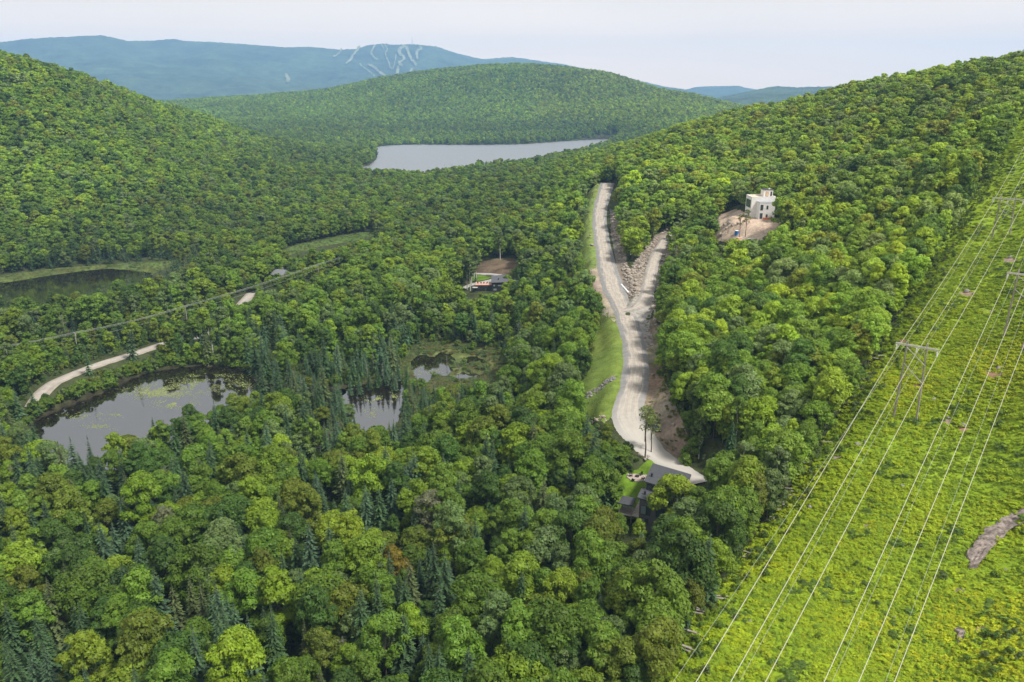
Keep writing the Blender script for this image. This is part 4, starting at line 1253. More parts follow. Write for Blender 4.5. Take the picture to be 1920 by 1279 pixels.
U_, V_, D_ = proj(ALL.x, ALL.y, ALL.z + ALL.hgt * .7)
ALL.u, ALL.v, ALL.d = U_, V_, D_
ALL.size = ALL.rad * FOC / D_ * np.where(ALL.con, 1.5, 1) + forced * 1000
inview = (U_ > -30) & (U_ < 1950) & (V_ > -30) & (V_ < 1330) & (D_ > 20)
order = np.argsort(-np.where(inview, ALL.size, 0))
SPECIAL = [((736, 1041), (.165, .130, .014), 'orange-yellow'), ((645, 1010), PAL[6], None), ((618, 960), PAL[6], None), ((735, 872), PAL[6] * .95, None), ((560, 955), PAL[6], None),
           ((190, 1210), PAL[6] * .9, None), ((60, 1000), PAL[6] * .85, None), ((640, 1040), PAL[1], None), ((310, 980), (.150, .165, .085), 'beige-green'), ((90, 900), (.150, .165, .080), 'beige-green'),
           ((545, 945), (.165, .165, .090), 'beige-green'), ((810, 965), (.155, .165, .095), 'beige-green'), ((560, 1200), (.125, .160, .022), None), ((330, 890), PAL[1], None),
           ((210, 1060), PAL[1] * 1.05, None), ((1000, 1000), PAL[2], None)]
SPEC_NAME = {}
for (u, v), c_, nm in SPECIAL:
    q = np.hypot(ALL.u - u, ALL.v - v) + ALL.con * 1e6 + (ALL.rad < 2.8) * 1e5
    i = int(np.argmin(q)); ALL.tint[i] = c_
    ALL.tone[i] = 6 if nm is None else ALL.tone[i]
    if nm: SPEC_NAME[i] = nm
ind_b = [i for i in order if not ALL.con[i] and inview[i]][:296]
ind_c = [i for i in order if ALL.con[i] and inview[i]][:296]
single = np.zeros(len(ALL.x), bool); single[ind_b] = True; single[ind_c] = True

# ------------------------------------------------------------------ labels that tell one plant from the next
def place_words(x, y, u, v):
    X_, Y_ = np.array([x]), np.array([y])
    if seg_dist(X_, Y_, ROW_EDGE)[0][0] < 9: return 'by the power line clearing'
    if math.hypot(x - 38, y - 182) < 24: return 'near the dark roofed house'
    for nm, w, lim in (('pond', 'on the lily pond shore', 14), ('channel_pond', 'by the narrow pond', 12), ('marsh_pool', 'by the marsh pool', 14), ('beaver_pond', 'by the far dark pond', 16)):
        if shore(X_, Y_, nm)[0] < lim: return w
    for nm, w in (('gravel_road', 'beside the gravel road'), ('gravel_driveway', 'beside the house drive'), ('gravel_spur', 'beside the spur road'), ('valley_road', 'beside the valley road')):
        if seg_dist(X_, Y_, ROADS[nm][0])[0][0] < 14: return w
    if x > 45 and v < 900: return 'in the hillside wood'
    if v > 1050: return 'in the lowest wood'
    if u < 640: return 'in the wood below the pond'
    if v > 760: return 'in the mid valley wood'
    return 'in the valley wood'
ONES = 'zero one two three four five six seven eight nine ten eleven twelve thirteen fourteen fifteen sixteen seventeen eighteen nineteen'.split()
TENS = 'x x twenty thirty forty fifty sixty seventy eighty ninety'.split()
def say(n):
    n = min(max(int(n), 0), 99)
    return ONES[n] if n < 20 else TENS[n // 10] + ('-' + ONES[n % 10] if n % 10 else '')
USED = set()
def tree_label(kind, tone, s, mean, x, y, u, v):
    sz = 'tall' if s > mean * 1.14 else 'broad' if s > mean * 1.03 and kind != 'spruce' else 'slim' if s > mean * .9 else 'small'
    a, b = u / 19.2, v / 12.79
    for da, db in ((0, 0), (.5, 0), (0, .5), (-.5, 0), (0, -.5), (.5, .5), (-.5, -.5), (1, 0), (0, 1), (-1, 0), (0, -1)):
        lb = f'{sz} {tone} {kind} {place_words(x, y, u, v)}, {say(round(a + da))} percent across, {say(round(b + db))} percent down'
        if lb not in USED: break
    USED.add(lb)
    return lb

def tree(name, form, x, y, z, s, rot, tint, label, cat, group, lean=(0, 0)):
    o = empty(name, (x, y, z), rot); o.scale = (s, s, s * rnd.uniform(.95, 1.1))
    o.rotation_euler = (lean[0], lean[1], rot)
    tag(o, label, cat, group)
    tr = link('trunk', form.trunk, o); cr = link('crown', form.crown, o)
    cr['tint'] = [float(tint[0]), float(tint[1]), float(tint[2]), 1.0]
    return o
def spot(x, y, z, hh):
    u, v, d = proj(x, y, z + hh); return float(u), float(v)
for i in ind_b:
    f = NEAR_B[ALL.pick[i] % 6]
    tree('broadleaf_tree', f, ALL.x[i], ALL.y[i], ALL.z[i], ALL.s[i], rnd.uniform(0, 6.28), ALL.tint[i],
         tree_label('broadleaf tree', SPEC_NAME.get(i, PALW[ALL.tone[i]]), ALL.s[i], .92, ALL.x[i], ALL.y[i], U_[i], V_[i]), 'tree', 'broadleaf trees of the near forest')
for i in ind_c:
    f = NEAR_S[ALL.pick[i] % 4]
    tree('spruce_tree', f, ALL.x[i], ALL.y[i], ALL.z[i], ALL.s[i], rnd.uniform(0, 6.28), ALL.tint[i],
         tree_label('spruce', CPALW[ALL.ctone[i]], ALL.s[i], .82, ALL.x[i], ALL.y[i], U_[i], V_[i]), 'tree', 'spruces of the near forest')

# ------------------------------------------------------------------ the rest of the forest: one object per kind
def stuff(name, forms, x, y, z, s, pick, tint, label, cat, tilt=0.06):
    n = len(x)
    colx = bpy.data.collections.new(name + '_models')
    for k, f in enumerate(forms):
        colx.objects.link(bpy.data.objects.new(f'{name}_model_{k:02d}', f.joined))
    me = bpy.data.meshes.new(name)
    me.vertices.add(n); me.vertices.foreach_set('co', np.stack((x, y, z), -1).astype(np.float32).ravel())
    rot = np.stack((rng.normal(0, tilt, n), rng.normal(0, tilt, n), rng.uniform(0, 6.28, n)), -1)
    wide = np.where((np.hypot(x, y) > 420) & ('broadleaf' in name), 1.22, 1.0)
    scl = np.stack((s * wide * rng.uniform(.88, 1.14, n), s * wide * rng.uniform(.88, 1.14, n), s * rng.uniform(.9, 1.12, n)), -1)
    for an, typ, val, fld in (('rot', 'FLOAT_VECTOR', rot, 'vector'), ('scl', 'FLOAT_VECTOR', scl, 'vector'), ('tint', 'FLOAT_COLOR', np.column_stack((tint, np.ones(n))), 'color'),
                              ('pick', 'INT', pick % len(forms), 'value')):
        a = me.attributes.new(an, typ, 'POINT'); a.data.foreach_set(fld, np.asarray(val, np.int32 if typ == 'INT' else np.float32).ravel())
    me.update()
    o = link(name, me); tag(o, label, cat, kind='stuff')
    ng = bpy.data.node_groups.new(name + '_spread', 'GeometryNodeTree')
    ng.interface.new_socket('Geometry', in_out='INPUT', socket_type='NodeSocketGeometry')
    ng.interface.new_socket('Geometry', in_out='OUTPUT', socket_type='NodeSocketGeometry')
    N = ng.nodes.new; K = ng.links.new
    gi, go = N('NodeGroupInput'), N('NodeGroupOutput')
    ip = N('GeometryNodeInstanceOnPoints'); ci = N('GeometryNodeCollectionInfo')
    ci.inputs['Collection'].default_value = colx; ci.inputs['Separate Children'].default_value = True; ci.inputs['Reset Children'].default_value = True
    def attr(nm, typ):
        a = N('GeometryNodeInputNamedAttribute'); a.data_type = typ; a.inputs['Name'].default_value = nm; return a.outputs['Attribute']
    K(gi.outputs[0], ip.inputs['Points']); K(ci.outputs['Instances'], ip.inputs['Instance']); ip.inputs['Pick Instance'].default_value = True
    K(attr('pick', 'INT'), ip.inputs['Instance Index'])
    er = N('FunctionNodeEulerToRotation'); K(attr('rot', 'FLOAT_VECTOR'), er.inputs[0]); K(er.outputs[0], ip.inputs['Rotation'])
    K(attr('scl', 'FLOAT_VECTOR'), ip.inputs['Scale'])
    K(ip.outputs['Instances'], go.inputs[0])
    md = o.modifiers.new('spread', 'NODES'); md.node_group = ng
    return o
D_flat = np.hypot(ALL.x, ALL.y)
for con, (nm, near, mid, far, cat) in ((False, ('broadleaf_forest', NEAR_B, MID_B, FAR_B, 'forest')), (True, ('conifer_forest', NEAR_S, MID_S, FAR_S, 'forest'))):
    forms = near + mid + far
    sel = (ALL.con == con) & ~single
    n1, n2, n3 = len(near), len(mid), len(far)
    pk = np.where(D_flat < 330, ALL.pick % n1, np.where(D_flat < 1150, n1 + ALL.pick % n2, n1 + n2 + ALL.pick % n3))
    sc_ = ALL.s * 1.0
    stuff(nm, forms, ALL.x[sel], ALL.y[sel], ALL.z[sel], sc_[sel], pk[sel], ALL.tint[sel],
          'broadleaf woods covering the valley and every hillside' if not con else 'dark conifers mixed through the valley woods', cat)
    print(nm, sel.sum())

# low growth on the forest floor and along the edges
x, y = scatter(70, 420, 3.1)
ok = ~in_open(x, y, -1.0); x, y = x[ok], y[ok]; z = FP.at(x, y)
s = rng.uniform(.35, .95, len(x))
cv = covers(x, y, z, 2.6 * s, 1.7 * s, np.zeros(len(x), bool)); ok = cv < .07
x, y, z, s = x[ok], y[ok], z[ok], s[ok]
# brush along the forest edge of the clearing and scattered over it
ex, ey = scatter(70, 450, 1.7)
de = seg_dist(ex, ey, np.array(row_l))[0]; pr_ = np.where(poly_mask(ex, ey, ROW), np.clip(1 - de / 9, 0, 1) * .85 + .02 * (fbm(ex / 14, ey / 14, 2, 44) > .12), 0)
pr_ += .5 * np.clip((fbm(ex / 20, ey / 20, 2, 46) - .12) * 5, 0, 1) * poly_mask(ex, ey, ROW) * (((ex * LINE_PERP[0] + ey * LINE_PERP[1]) - (101 * LINE_PERP[0] + 184 * LINE_PERP[1])) > 30)
ok = rng.random(len(ex)) < pr_; ex, ey = ex[ok], ey[ok]
es = rng.uniform(.22, .62, len(ex)); ez = FP.at(ex, ey)
stuff('edge_brush', BUSH, ex, ey, ez - .15, es, rng.integers(0, 4, len(ex)), PAL[rng.choice((0, 2, 3, 4, 1), len(ex))] * rng.uniform(.8, 1.1, (len(ex), 1)), 'low mixed brush along the forest edge of the clearing', 'brush')
stuff('undergrowth', BUSH, x, y, z - .1, s, rng.integers(0, 4, len(x)), PAL[rng.choice((0, 2, 3, 4, 5), len(x))] * rng.uniform(.72, 1.05, (len(x), 1)), 'low green undergrowth beneath the forest trees', 'undergrowth')
# ferns and brambles on the power line clearing, marsh sedge, roadside weeds
FX, FY, FT, FS = [], [], [], []
def sow(poly, sp, r1, pal, wts, smin, smax, keep=1.0, nscale=9.0, gap=-.5):
    lo, hi = poly.min(0), poly.max(0)
    xs, ys = np.meshgrid(np.arange(lo[0], hi[0], sp), np.arange(lo[1], hi[1], sp)); xs, ys = xs.ravel(), ys.ravel()
    xs = xs + rng.uniform(-.5, .5, len(xs)) * sp; ys = ys + rng.uniform(-.5, .5, len(ys)) * sp
    d = np.hypot(xs, ys)
    nz = fbm(xs / nscale, ys / nscale, 3, 33)
    mk = poly_mask(xs, ys, poly) & (d < r1) & (np.abs(np.arctan2(xs, ys)) < R(41)) & (rng.random(len(xs)) < keep) & (nz > gap)
    xs, ys, nz = xs[mk], ys[mk], nz[mk]
    pal = np.array(pal)
    q = np.clip(.5 + .95 * nz + .35 * fbm(xs / 4.5, ys / 4.5, 2, 36) + rng.normal(0, .13, len(xs)), 0, .999)
    k = np.searchsorted(np.cumsum(wts) / np.sum(wts), q)
    FX.append(xs); FY.append(ys); FT.append(pal[np.clip(k, 0, len(pal) - 1)] * rng.uniform(.93, 1.08, (len(xs), 1))); FS.append(rng.uniform(smin, smax, len(xs)) * (1 + .5 * nz))
sow(ROW, .95, 330, ((.19, .28, .016), (.26, .35, .014), (.31, .39, .013), (.38, .42, .012)), (.14, .3, .36, .2), .5, 1.2, nscale=22.0, gap=-9)
sow(ROW, 1.9, 700, ((.19, .28, .016), (.26, .35, .014), (.31, .39, .013)), (.25, .4, .35), 1.0, 1.6, keep=.8, gap=-9)
sow(ROW, 2.6, 600, ((.075, .135, .022), (.10, .165, .024)), (.5, .5), .9, 1.7, nscale=7.0, gap=.28)
sow(AREAS['marsh'], 1.2, 500, ((.075, .11, .03), (.15, .125, .055), (.11, .15, .04), (.085, .125, .05)), (.3, .25, .25, .2), .6, 1.5, keep=.85, gap=-.3, nscale=5.0)
sow(AREAS['pond_margin'], 2.2, 900, ((.10, .14, .03), (.14, .135, .045), (.075, .12, .025)), (.4, .3, .3), .7, 1.5, keep=.7, gap=-9)
sow(AREAS['meadow'], 2.2, 900, ((.09, .14, .03), (.12, .16, .035), (.07, .115, .025)), (.4, .3, .3), .7, 1.5, keep=.7, gap=-9)
sow(AREAS['grass_bank'], 1.6, 500, ((.15, .21, .035), (.19, .24, .045)), (.5, .5), .3, .55, keep=.35)
sow(AREAS['roadside_grass'], 1.8, 700, ((.13, .18, .04), (.17, .21, .05)), (.5, .5), .4, .8, keep=.6)
sow(AREAS['brush_bank'], 1.5, 500, ((.13, .18, .03), (.19, .18, .07)), (.6, .4), .5, 1.0, keep=.4)
fx, fy = np.concatenate(FX), np.concatenate(FY); ft, fs_ = np.concatenate(FT), np.concatenate(FS)
ok = np.ones(len(fx), bool)
for nm, (ln, w) in ROADS.items():
    ok &= seg_dist(fx, fy, ln[::3])[0] > w.mean() / 2 + .5
for nm in ('marsh_pool', 'marsh_puddle', 'reed_puddle', 'channel_pond', 'beaver_pond'):
    ok &= shore(fx, fy, nm) > .2
fx, fy, ft, fs_ = fx[ok], fy[ok], ft[ok], fs_[ok]
SLABS = [area([(1808, 1062), (1822, 1030), (1848, 998), (1878, 976), (1925, 958), (1960, 945), (1960, 962), (1925, 980), (1893, 1000), (1858, 1030), (1838, 1056), (1820, 1075)]),
         area([(1790, 1185), (1796, 1172), (1806, 1176), (1812, 1192), (1803, 1212), (1792, 1208)])]
ok = np.ones(len(fx), bool)
for sp_ in SLABS + SOIL:
    ok &= ~(poly_mask(fx, fy, sp_) & (poly_edge_dist(fx, fy, sp_) > .25))
fx, fy, ft, fs_ = fx[ok], fy[ok], ft[ok], fs_[ok]
stuff('fern_cover', FERN, fx, fy, FP.at(fx, fy) - .08, fs_, rng.integers(0, 4, len(fx)), ft, 'bright ferns and low brambles covering the cleared ground', 'ferns')
print('ferns', len(fx), 'trees', len(ALL.x))
# ------------------------------------------------------------------ built things
M_ROOF = mat('roof_charcoal', (0.055, 0.058, 0.066), 0.7, 0.15, 1.5)
M_SIDING = mat('siding_grey', (0.135, 0.132, 0.135), 0.7, 0.12, 2.0)
M_BLACKW = mat('siding_black', (0.028, 0.028, 0.030), 0.6, 0.15, 2.0)
M_TRIM = mat('trim_black', (0.018, 0.018, 0.02), 0.5)
M_GLASS = mat('window_glass', (0.05, 0.065, 0.07), 0.04, spec=0.9)
M_GLASS_PALE = mat('window_glass_pale', (0.22, 0.27, 0.27), 0.06, spec=0.9)
M_STONE = mat('paving_stone', (0.36, 0.32, 0.28), 0.9, 0.2, 1.5)
M_WOODP = mat('pole_weathered_wood', (0.27, 0.245, 0.215), 0.9, 0.25, 2.0)
M_ARM = mat('crossarm_pale_wood', (0.47, 0.47, 0.43), 0.8, 0.15, 2.0)
M_INS = mat('insulator_porcelain', (0.72, 0.74, 0.72), 0.3, spec=0.6)
M_WIRE = mat('conductor_aluminium', (0.44, 0.43, 0.35), 0.55, metal=0.0)
M_THIN = mat('ground_wire_steel', (0.33, 0.36, 0.31), 0.6)
M_ICF = mat('white_block_wall', (0.72, 0.715, 0.70), 0.85, 0.08, 1.0)
M_SHEATH = mat('tan_plywood', (0.62, 0.47, 0.33), 0.85, 0.15, 1.0)
M_LOG = mat('log_bleached', (0.31, 0.275, 0.24), 0.9, 0.3, 2.0)
M_DECKR = mat('deck_pinkish_boards', (0.50, 0.33, 0.27), 0.85, 0.2, 2.0)
M_BLUE = mat('plastic_blue', (0.015, 0.13, 0.42), 0.4)
M_WHITEP = mat('plastic_white', (0.75, 0.75, 0.74), 0.4)
M_ORANGE = mat('lumber_orange', (0.62, 0.20, 0.08), 0.7, 0.15, 2.0)
M_RUBBER = mat('rubber_black', (0.02, 0.02, 0.02), 0.85)

def sub(mb, name, m, parent, label=None):
    o = mb.build(name, m, parent)
    if label: o['label'] = label
    return o
def window(parent, x0, x1, z0, z1, y, side=-1, name='window', split=(), axis='x', glass=M_GLASS):
    """Frame with panes set back in it; faces along -y (axis x) or -x (axis y)."""
    def bx(mb, a0, a1, b0, b1, c0, c1):
        return mb.box(a0, a1, b0, b1, c0, c1) if axis == 'x' else mb.box(b0, b1, a0, a1, c0, c1)
    t = .09; fr = MB()
    cuts = [x0 + t] + [x0 + (x1 - x0) * s for s in split] + [x1 - t]
    bx(fr, x0, x1, y - .10, y + .05, z0, z0 + t); bx(fr, x0, x1, y - .10, y + .05, z1 - t, z1)
    bx(fr, x0, x0 + t, y - .10, y + .05, z0 + t, z1 - t); bx(fr, x1 - t, x1, y - .10, y + .05, z0 + t, z1 - t)
    for c_ in cuts[1:-1]:
        bx(fr, c_ - t / 2, c_ + t / 2, y - .10, y + .05, z0 + t, z1 - t)
    f = fr.build(name, M_TRIM, parent)
    for i in range(len(cuts) - 1):
        a = cuts[i] + (t / 2 if i else 0); b = cuts[i + 1] - (t / 2 if i < len(cuts) - 2 else 0)
        bx(MB(), a, b, y - .04, y - .02, z0 + t, z1 - t).build('pane', glass if i == 0 else M_GLASS, f)
    return f

# ---- the dark roofed house by the end of the gravel drive
BZ = 10.0
house = empty('dark_house', (38.8, 192.5, BZ), math.atan2(-.37, .93))
tag(house, 'dark grey house with two sloping charcoal roofs by the drive', 'house')
def sl(x, a=10.9, b=9.5, w=10.5): return a + (b - a) * x / w
w1 = MB().prism([(.5, -10.5), (10, -10.5), (10, -.5), (.5, -.5)], -2, [sl(.5) - .32, sl(10) - .32, sl(10) - .32, sl(.5) - .32])
w1.build('wall', M_SIDING, house)
r1 = MB().prism([(0, -11.2), (10.6, -11.2), (10.6, 0), (0, 0)], [sl(0) - .3, sl(10.6) - .3, sl(10.6) - .3, sl(0) - .3], [sl(0), sl(10.6), sl(10.6), sl(0)])
ro = r1.build('roof', M_ROOF, house)
def vent(x, y, z, parent):
    MB().tube((x, y, z - .2), (x, y, z + .7), .22, .22, 10).tube((x, y, z + .7), (x, y, z + .95), .36, .30, 10).build('chimney', M_TRIM, parent)
vent(1.3, -7.6, sl(1.3), ro)
MB().box(-.06, 10.66, -11.28, -11.2, 9.0, 9.1).build('fascia', M_TRIM, ro)
def wl(x): return 8.5 - .14 * x
w2 = MB().prism([(0, -15.6), (7.6, -15.6), (7.6, -10.52), (0, -10.52)], -2, [wl(0) - .28, wl(7.6) - .28, wl(7.6) - .28, wl(0) - .28])
w2.build('wall', M_SIDING, house)
r2 = MB().prism([(-.6, -16.1), (8.2, -16.1), (8.2, -10.55), (-.6, -10.55)], [wl(-.6) - .26, wl(8.2) - .26, wl(8.2) - .26, wl(-.6) - .26], [wl(-.6), wl(8.2), wl(8.2), wl(-.6)])
ro2 = r2.build('roof', M_ROOF, house)
vent(.9, -13.6, wl(.9), ro2)
window(house, .7, 6.8, 8.75, 9.9, -10.52, split=(.25, .5, .75))
window(house, .35, 2.95, 3.7, 6.3, -15.62, split=(.56,), glass=M_GLASS_PALE)
window(house, .25, 2.45, .7, 2.6, -15.62, split=(.62,), glass=M_GLASS_PALE)
window(house, 4.4, 6.6, 3.7, 6.3, -15.62, split=(.5,))
window(house, -14.6, -12.2, 3.9, 6.0, -.02, axis='y')
window(house, -8.5, -6.0, 5.2, 8.0, .48, axis='y', split=(.5,))
pr = MB().prism([(-5.6, -15.3), (-1.9, -15.3), (-1.9, -11.0), (-5.6, -11.0)], [5.15] * 4, [5.4, 5.45, 5.45, 5.4])
pro = pr.build('porch_roof', M_ROOF, house)
for px_, py_ in ((-5.4, -15.1), (-2.1, -15.1), (-5.4, -11.2), (-2.1, -11.2)):
    MB().box(px_ - .08, px_ + .08, py_ - .08, py_ + .08, 0, 5.15).build('post', M_WOODP, pro)
MB().box(-5.6, -.02, -15.4, -10.9, 2.2, 2.42).build('deck', M_WOODP, house)
MB().box(-1.85, -.04, -15.5, -4.2, 2.42, 2.6).build('walkway', M_STONE, house)
MB().box(-1.85, -.9, -4.2, -1.0, 2.3, 4.0).build('step', M_STONE, house)

# fire pit patio with four low chairs
pc_ = F.hit(1194.5, 897)
PZ = h(pc_[0], pc_[1])
ring_ = [(math.cos(a) * 2.7, math.sin(a) * 2.7) for a in np.linspace(0, 6.2832, 29)[:-1]]
pat = empty('patio', (pc_[0], pc_[1], PZ)); tag(pat, 'round stone patio with a fire pit on the lawn', 'patio', kind='structure')
MB().prism(ring_, -.6, .10).build('paving', mat('patio_gravel', (0.36, 0.30, 0.26), 0.95, 0.2, 4.0), pat)
me_st = MB().box(-.26, .26, -.16, .16, -.4, .22).mesh('stone', M_STONE)
for i in range(28):
    a = 6.2832 * i / 28
    o = link('stone', me_st, pat); o.location = (math.cos(a) * 2.78, math.sin(a) * 2.78, rnd.uniform(-.03, .03)); o.rotation_euler = (0, 0, a + math.pi / 2)
fp = empty('fire_pit', (pc_[0], pc_[1], PZ + .1)); tag(fp, 'small dark fire pit at the patio centre', 'fire pit')
fb = MB()
for i in range(12):
    a0, a1 = 6.2832 * i / 12, 6.2832 * (i + 1) / 12
    fb.prism([(.55 * math.cos(a0), .55 * math.sin(a0)), (.55 * math.cos(a1), .55 * math.sin(a1)), (.42 * math.cos(a1), .42 * math.sin(a1)), (.42 * math.cos(a0), .42 * math.sin(a0))][::1], 0, .38)
fb.build('rim', M_TRIM, fp)
MB().tube((0, 0, .02), (0, 0, .10), .42, .42, 12).build('ash_bed', mat('ash_grey', (0.16, 0.15, 0.14), 0.95), fp)
def low_chair_parts():
    seat = MB().prism([(-.3, -.38), (.3, -.38), (.26, .28), (-.26, .28)], [.36, .36, .22, .22], [.40, .40, .26, .26])
    back = MB()
    for k in range(4):
        x = -.27 + .14 * k
        back.add([(x, .24, .26), (x + .12, .24, .26), (x + .13, .56, 1.02), (x - .01, .56, 1.02), (x, .28, .26), (x + .12, .28, .26), (x + .13, .60, 1.02), (x - .01, .60, 1.02)],
                 [(0, 1, 2, 3), (7, 6, 5, 4), (0, 4, 5, 1), (3, 2, 6, 7), (0, 3, 7, 4), (1, 5, 6, 2)])
    arm = MB().box(-.06, .06, -.42, .40, .55, .59); leg = MB().box(-.04, .04, -.05, .05, 0, .55)
    return [(n, b.mesh(n, M_TRIM)) for n, b in (('seat', seat), ('backrest', back), ('armrest', arm), ('leg', leg))]
CH = dict(low_chair_parts())
def low_chair(x, y, z, rz, label, group):
    o = empty('low_chair', (x, y, z), rz); tag(o, label, 'chair', group)
    link('seat', CH['seat'], o); link('backrest', CH['backrest'], o)
    for s in (-1, 1):
        a = link('armrest', CH['armrest'], o); a.location = (s * .36, 0, 0)
        for yy in (-.36, .34):
            l = link('leg', CH['leg'], o); l.location = (s * .34, yy, 0)
    return o
for (u, v), lb in (((1183, 893), 'dark low chair on the patio beside the lawn boulders'), ((1201.5, 891), 'dark low chair at the back of the patio towards the drive'),
                   ((1187.5, 902), 'dark low chair at the front of the patio'), ((1206, 899), 'dark low chair on the patio closest to the house')):
    p = on_level(u, v, PZ + .1)
    low_chair(p[0], p[1], PZ + .1, math.atan2(p[1] - pc_[1], p[0] - pc_[0]) - math.pi / 2, lb, 'low chairs round the fire pit')

# ---- the white unfinished house in the wood
wh = empty('white_house', (134.5, 415, 54.0), 0); tag(wh, 'white block house under construction in the hillside wood', 'house')
MB().box(-6.3, 6.4, 1.5, 12, -2, 10.6).build('wall', M_ICF, wh)
MB().box(-5.9, 6.0, 1.9, 11.6, 10.6, 10.66).build('roof', M_SHEATH, wh)
pb = MB()
for b_ in ((-6.3, 6.4, 1.5, 1.9), (-6.3, 6.4, 11.6, 12), (-6.3, -5.9, 1.9, 11.6), (6.0, 6.4, 1.9, 11.6)):
    pb.box(*b_, 10.6, 11.1)
pb.build('parapet', M_ICF, wh)
MB().box(-3.6, 4.6, -4.2, 1.48, -2, 8.6).build('front_wing', M_ICF, wh)
MB().box(-3.7, 4.7, -4.3, 1.45, 8.6, 8.85).build('wing_roof', mat('membrane_grey', (0.30, 0.31, 0.34), 0.6), wh)
tw = MB().box(.9, 5.8, 5.2, 10.5, 10.7, 14.2).build('roof_tower', M_ICF, wh)
MB().box(.75, 5.95, 5.05, 10.65, 14.2, 14.45).build('roof', M_ROOF, tw)
MB().box(3.9, 4.7, 7, 7.8, 14.45, 14.9).build('skylight', M_WHITEP, tw)
me_c = MB().box(-3.66, 4.66, -4.24, -4.2, 0, .06).mesh('block_course', mat('course_joint_grey', (0.5, 0.49, 0.49), 0.9))  # grey joint lines between the block courses
for k in range(1, 12):
    o = link('block_course', me_c, wh); o.location = (0, 0, .68 * k + .3)
for a0, a1, z0, z1 in ((3.0, 4.6, 5.0, 9.2), (5.1, 6.7, 5.0, 9.2), (7.2, 8.8, 5.0, 9.2), (9.3, 10.9, 5.0, 9.2), (3.5, 5.5, .6, 3.6)):
    window(wh, a0, a1, z0, z1, -6.32, axis='y')
for a0, a1, z0, z1 in ((-3.1, -1.7, 4.8, 7.6), (-3.1, -1.7, .3, 3.2), (.1, 1.0, 5.3, 7.2), (.1, 1.0, .8, 2.6)):
    window(wh, a0, a1, z0, z1, -4.22)
window(tw, 2.0, 3.4, 10.9, 13.4, 5.18, name='doorway'); window(tw, 4.5, 5.3, 11.0, 13.4, 5.18)
MB().box(2.05, 3.35, 5.10, 5.14, 10.9, 13.3).build('plywood_sheet', M_SHEATH, tw)
cb = MB().box(-1.5, 3.6, -5.6, -4.6, -.6, 1.0)
o = cb.build('brick_pallet', M_ORANGE); o.location = (134.5, 415, 54.0)
tag(o, 'orange stack of bricks at the foot of the white house', 'brick stack')

def booth():
    p = F.hit(1381, 441); o = empty('portable_toilet', tuple(p), .25); tag(o, 'blue portable toilet with white roof in the earth yard', 'toilet')
    MB().box(-.75, .75, -.75, .75, -.3, 2.25).build('body', M_BLUE, o)
    MB().prism([(-.82, -.82), (.82, -.82), (.82, .82), (-.82, .82)], 2.25, [2.32, 2.32, 2.5, 2.5]).build('roof', M_WHITEP, o)
    d = MB().box(-.5, .5, -.79, -.752, .1, 2.1).build('door', mat('plastic_blue_pale', (0.03, 0.18, 0.5), 0.4), o)
    MB().box(.3, .42, -.83, -.79, 1.0, 1.12).build('handle', M_WHITEP, d)
booth()
def lumber(u, v, rz, m1, m2, label):
    p = F.hit(u, v); o = empty('lumber_stack', tuple(p), rz); tag(o, label, 'lumber stack', 'lumber stacks in the earth yard')
    me1, me2 = [MB().box(-2.3, 2.3, -.14, .14, 0, .22).mesh('plank', m_) for m_ in (m1, m2)]
    for k in range(4):
        for j in range(5):
            q = link('plank', me1 if (j + k) % 3 else me2, o); q.location = (rnd.uniform(-.2, .2), -.7 + .33 * j, .1 + .25 * k)
lumber(1388, 449, .5, M_ORANGE, M_WHITEP, 'orange and white lumber stack beside the blue toilet')
lumber(1410, 451, .1, M_WHITEP, M_LOG, 'white lumber stack at the front edge of the earth yard')
lumber(1352, 441, 1.2, M_LOG, M_SHEATH, 'tan lumber stack at the yard edge under bare trees')

# ---- cars
def car(x, y, z, rz, paint, label, slope=0.0):
    o = empty('parked_car', (x, y, z), rz); o.rotation_euler = (slope, 0, rz); tag(o, label, 'car')
    prof = [(-2.25, .35), (-2.3, .75), (-2.1, .98), (-1.35, 1.02), (-.95, 1.03), (1.1, 1.0), (1.9, .92), (2.28, .72), (2.3, .35)]
    def loft(pr, w0, w1, zt):
        n = len(pr); V = []
        for sgn in (-1, 1):
            for a, b in pr: V.append((sgn * (w0 if b < zt else w1), a, b))
        f = [tuple(range(n)), tuple(range(2 * n - 1, n - 1, -1))] + [(i, n + i, n + (i + 1) % n, (i + 1) % n) for i in range(n)]
        return MB().add(V, f)
    loft(prof, .93, .86, .9).build('body', paint, o)
    cab = [(-2.0, 1.0), (-1.5, 1.5), (-1.1, 1.6), (.2, 1.6), (1.2, 1.0)]
    loft(cab, .84, .66, 1.3).build('windows', M_GLASS, o)
    MB().prism([(-.64, -1.4), (.64, -1.4), (.64, .35), (-.64, .35)], 1.58, 1.65).build('roof', paint, o)
    wm = MB().tube((-.11, 0, 0), (.11, 0, 0), .34, .34, 14).mesh('wheel', M_RUBBER); rm = MB().tube((-.12, 0, 0), (.12, 0, 0), .2, .2, 10).mesh('rim', M_STEEL)
    for sx in (-.84, .84):
        for sy in (-1.4, 1.42):
            w = link('wheel', wm, o); w.location = (sx, sy, .34); link('rim', rm, w)
    for sx in (-.62, .62):
        MB().box(sx - .18, sx + .18, 2.22, 2.32, .62, .78).build('headlight', M_WHITEP, o)
        MB().box(sx - .18, sx + .18, -2.33, -2.22, .72, .88).build('taillight', mat('lamp_red', (0.35, 0.02, 0.02), 0.3), o)
    return o
p = F.hit(1227, 807)
car(p[0], p[1], p[2] + .12, R(205), mat('paint_dark_green', (0.016, 0.022, 0.017), 0.25, spec=0.6), 'dark car parked on the gravel beside the brush bank')
p = F.hit(1464, 410)
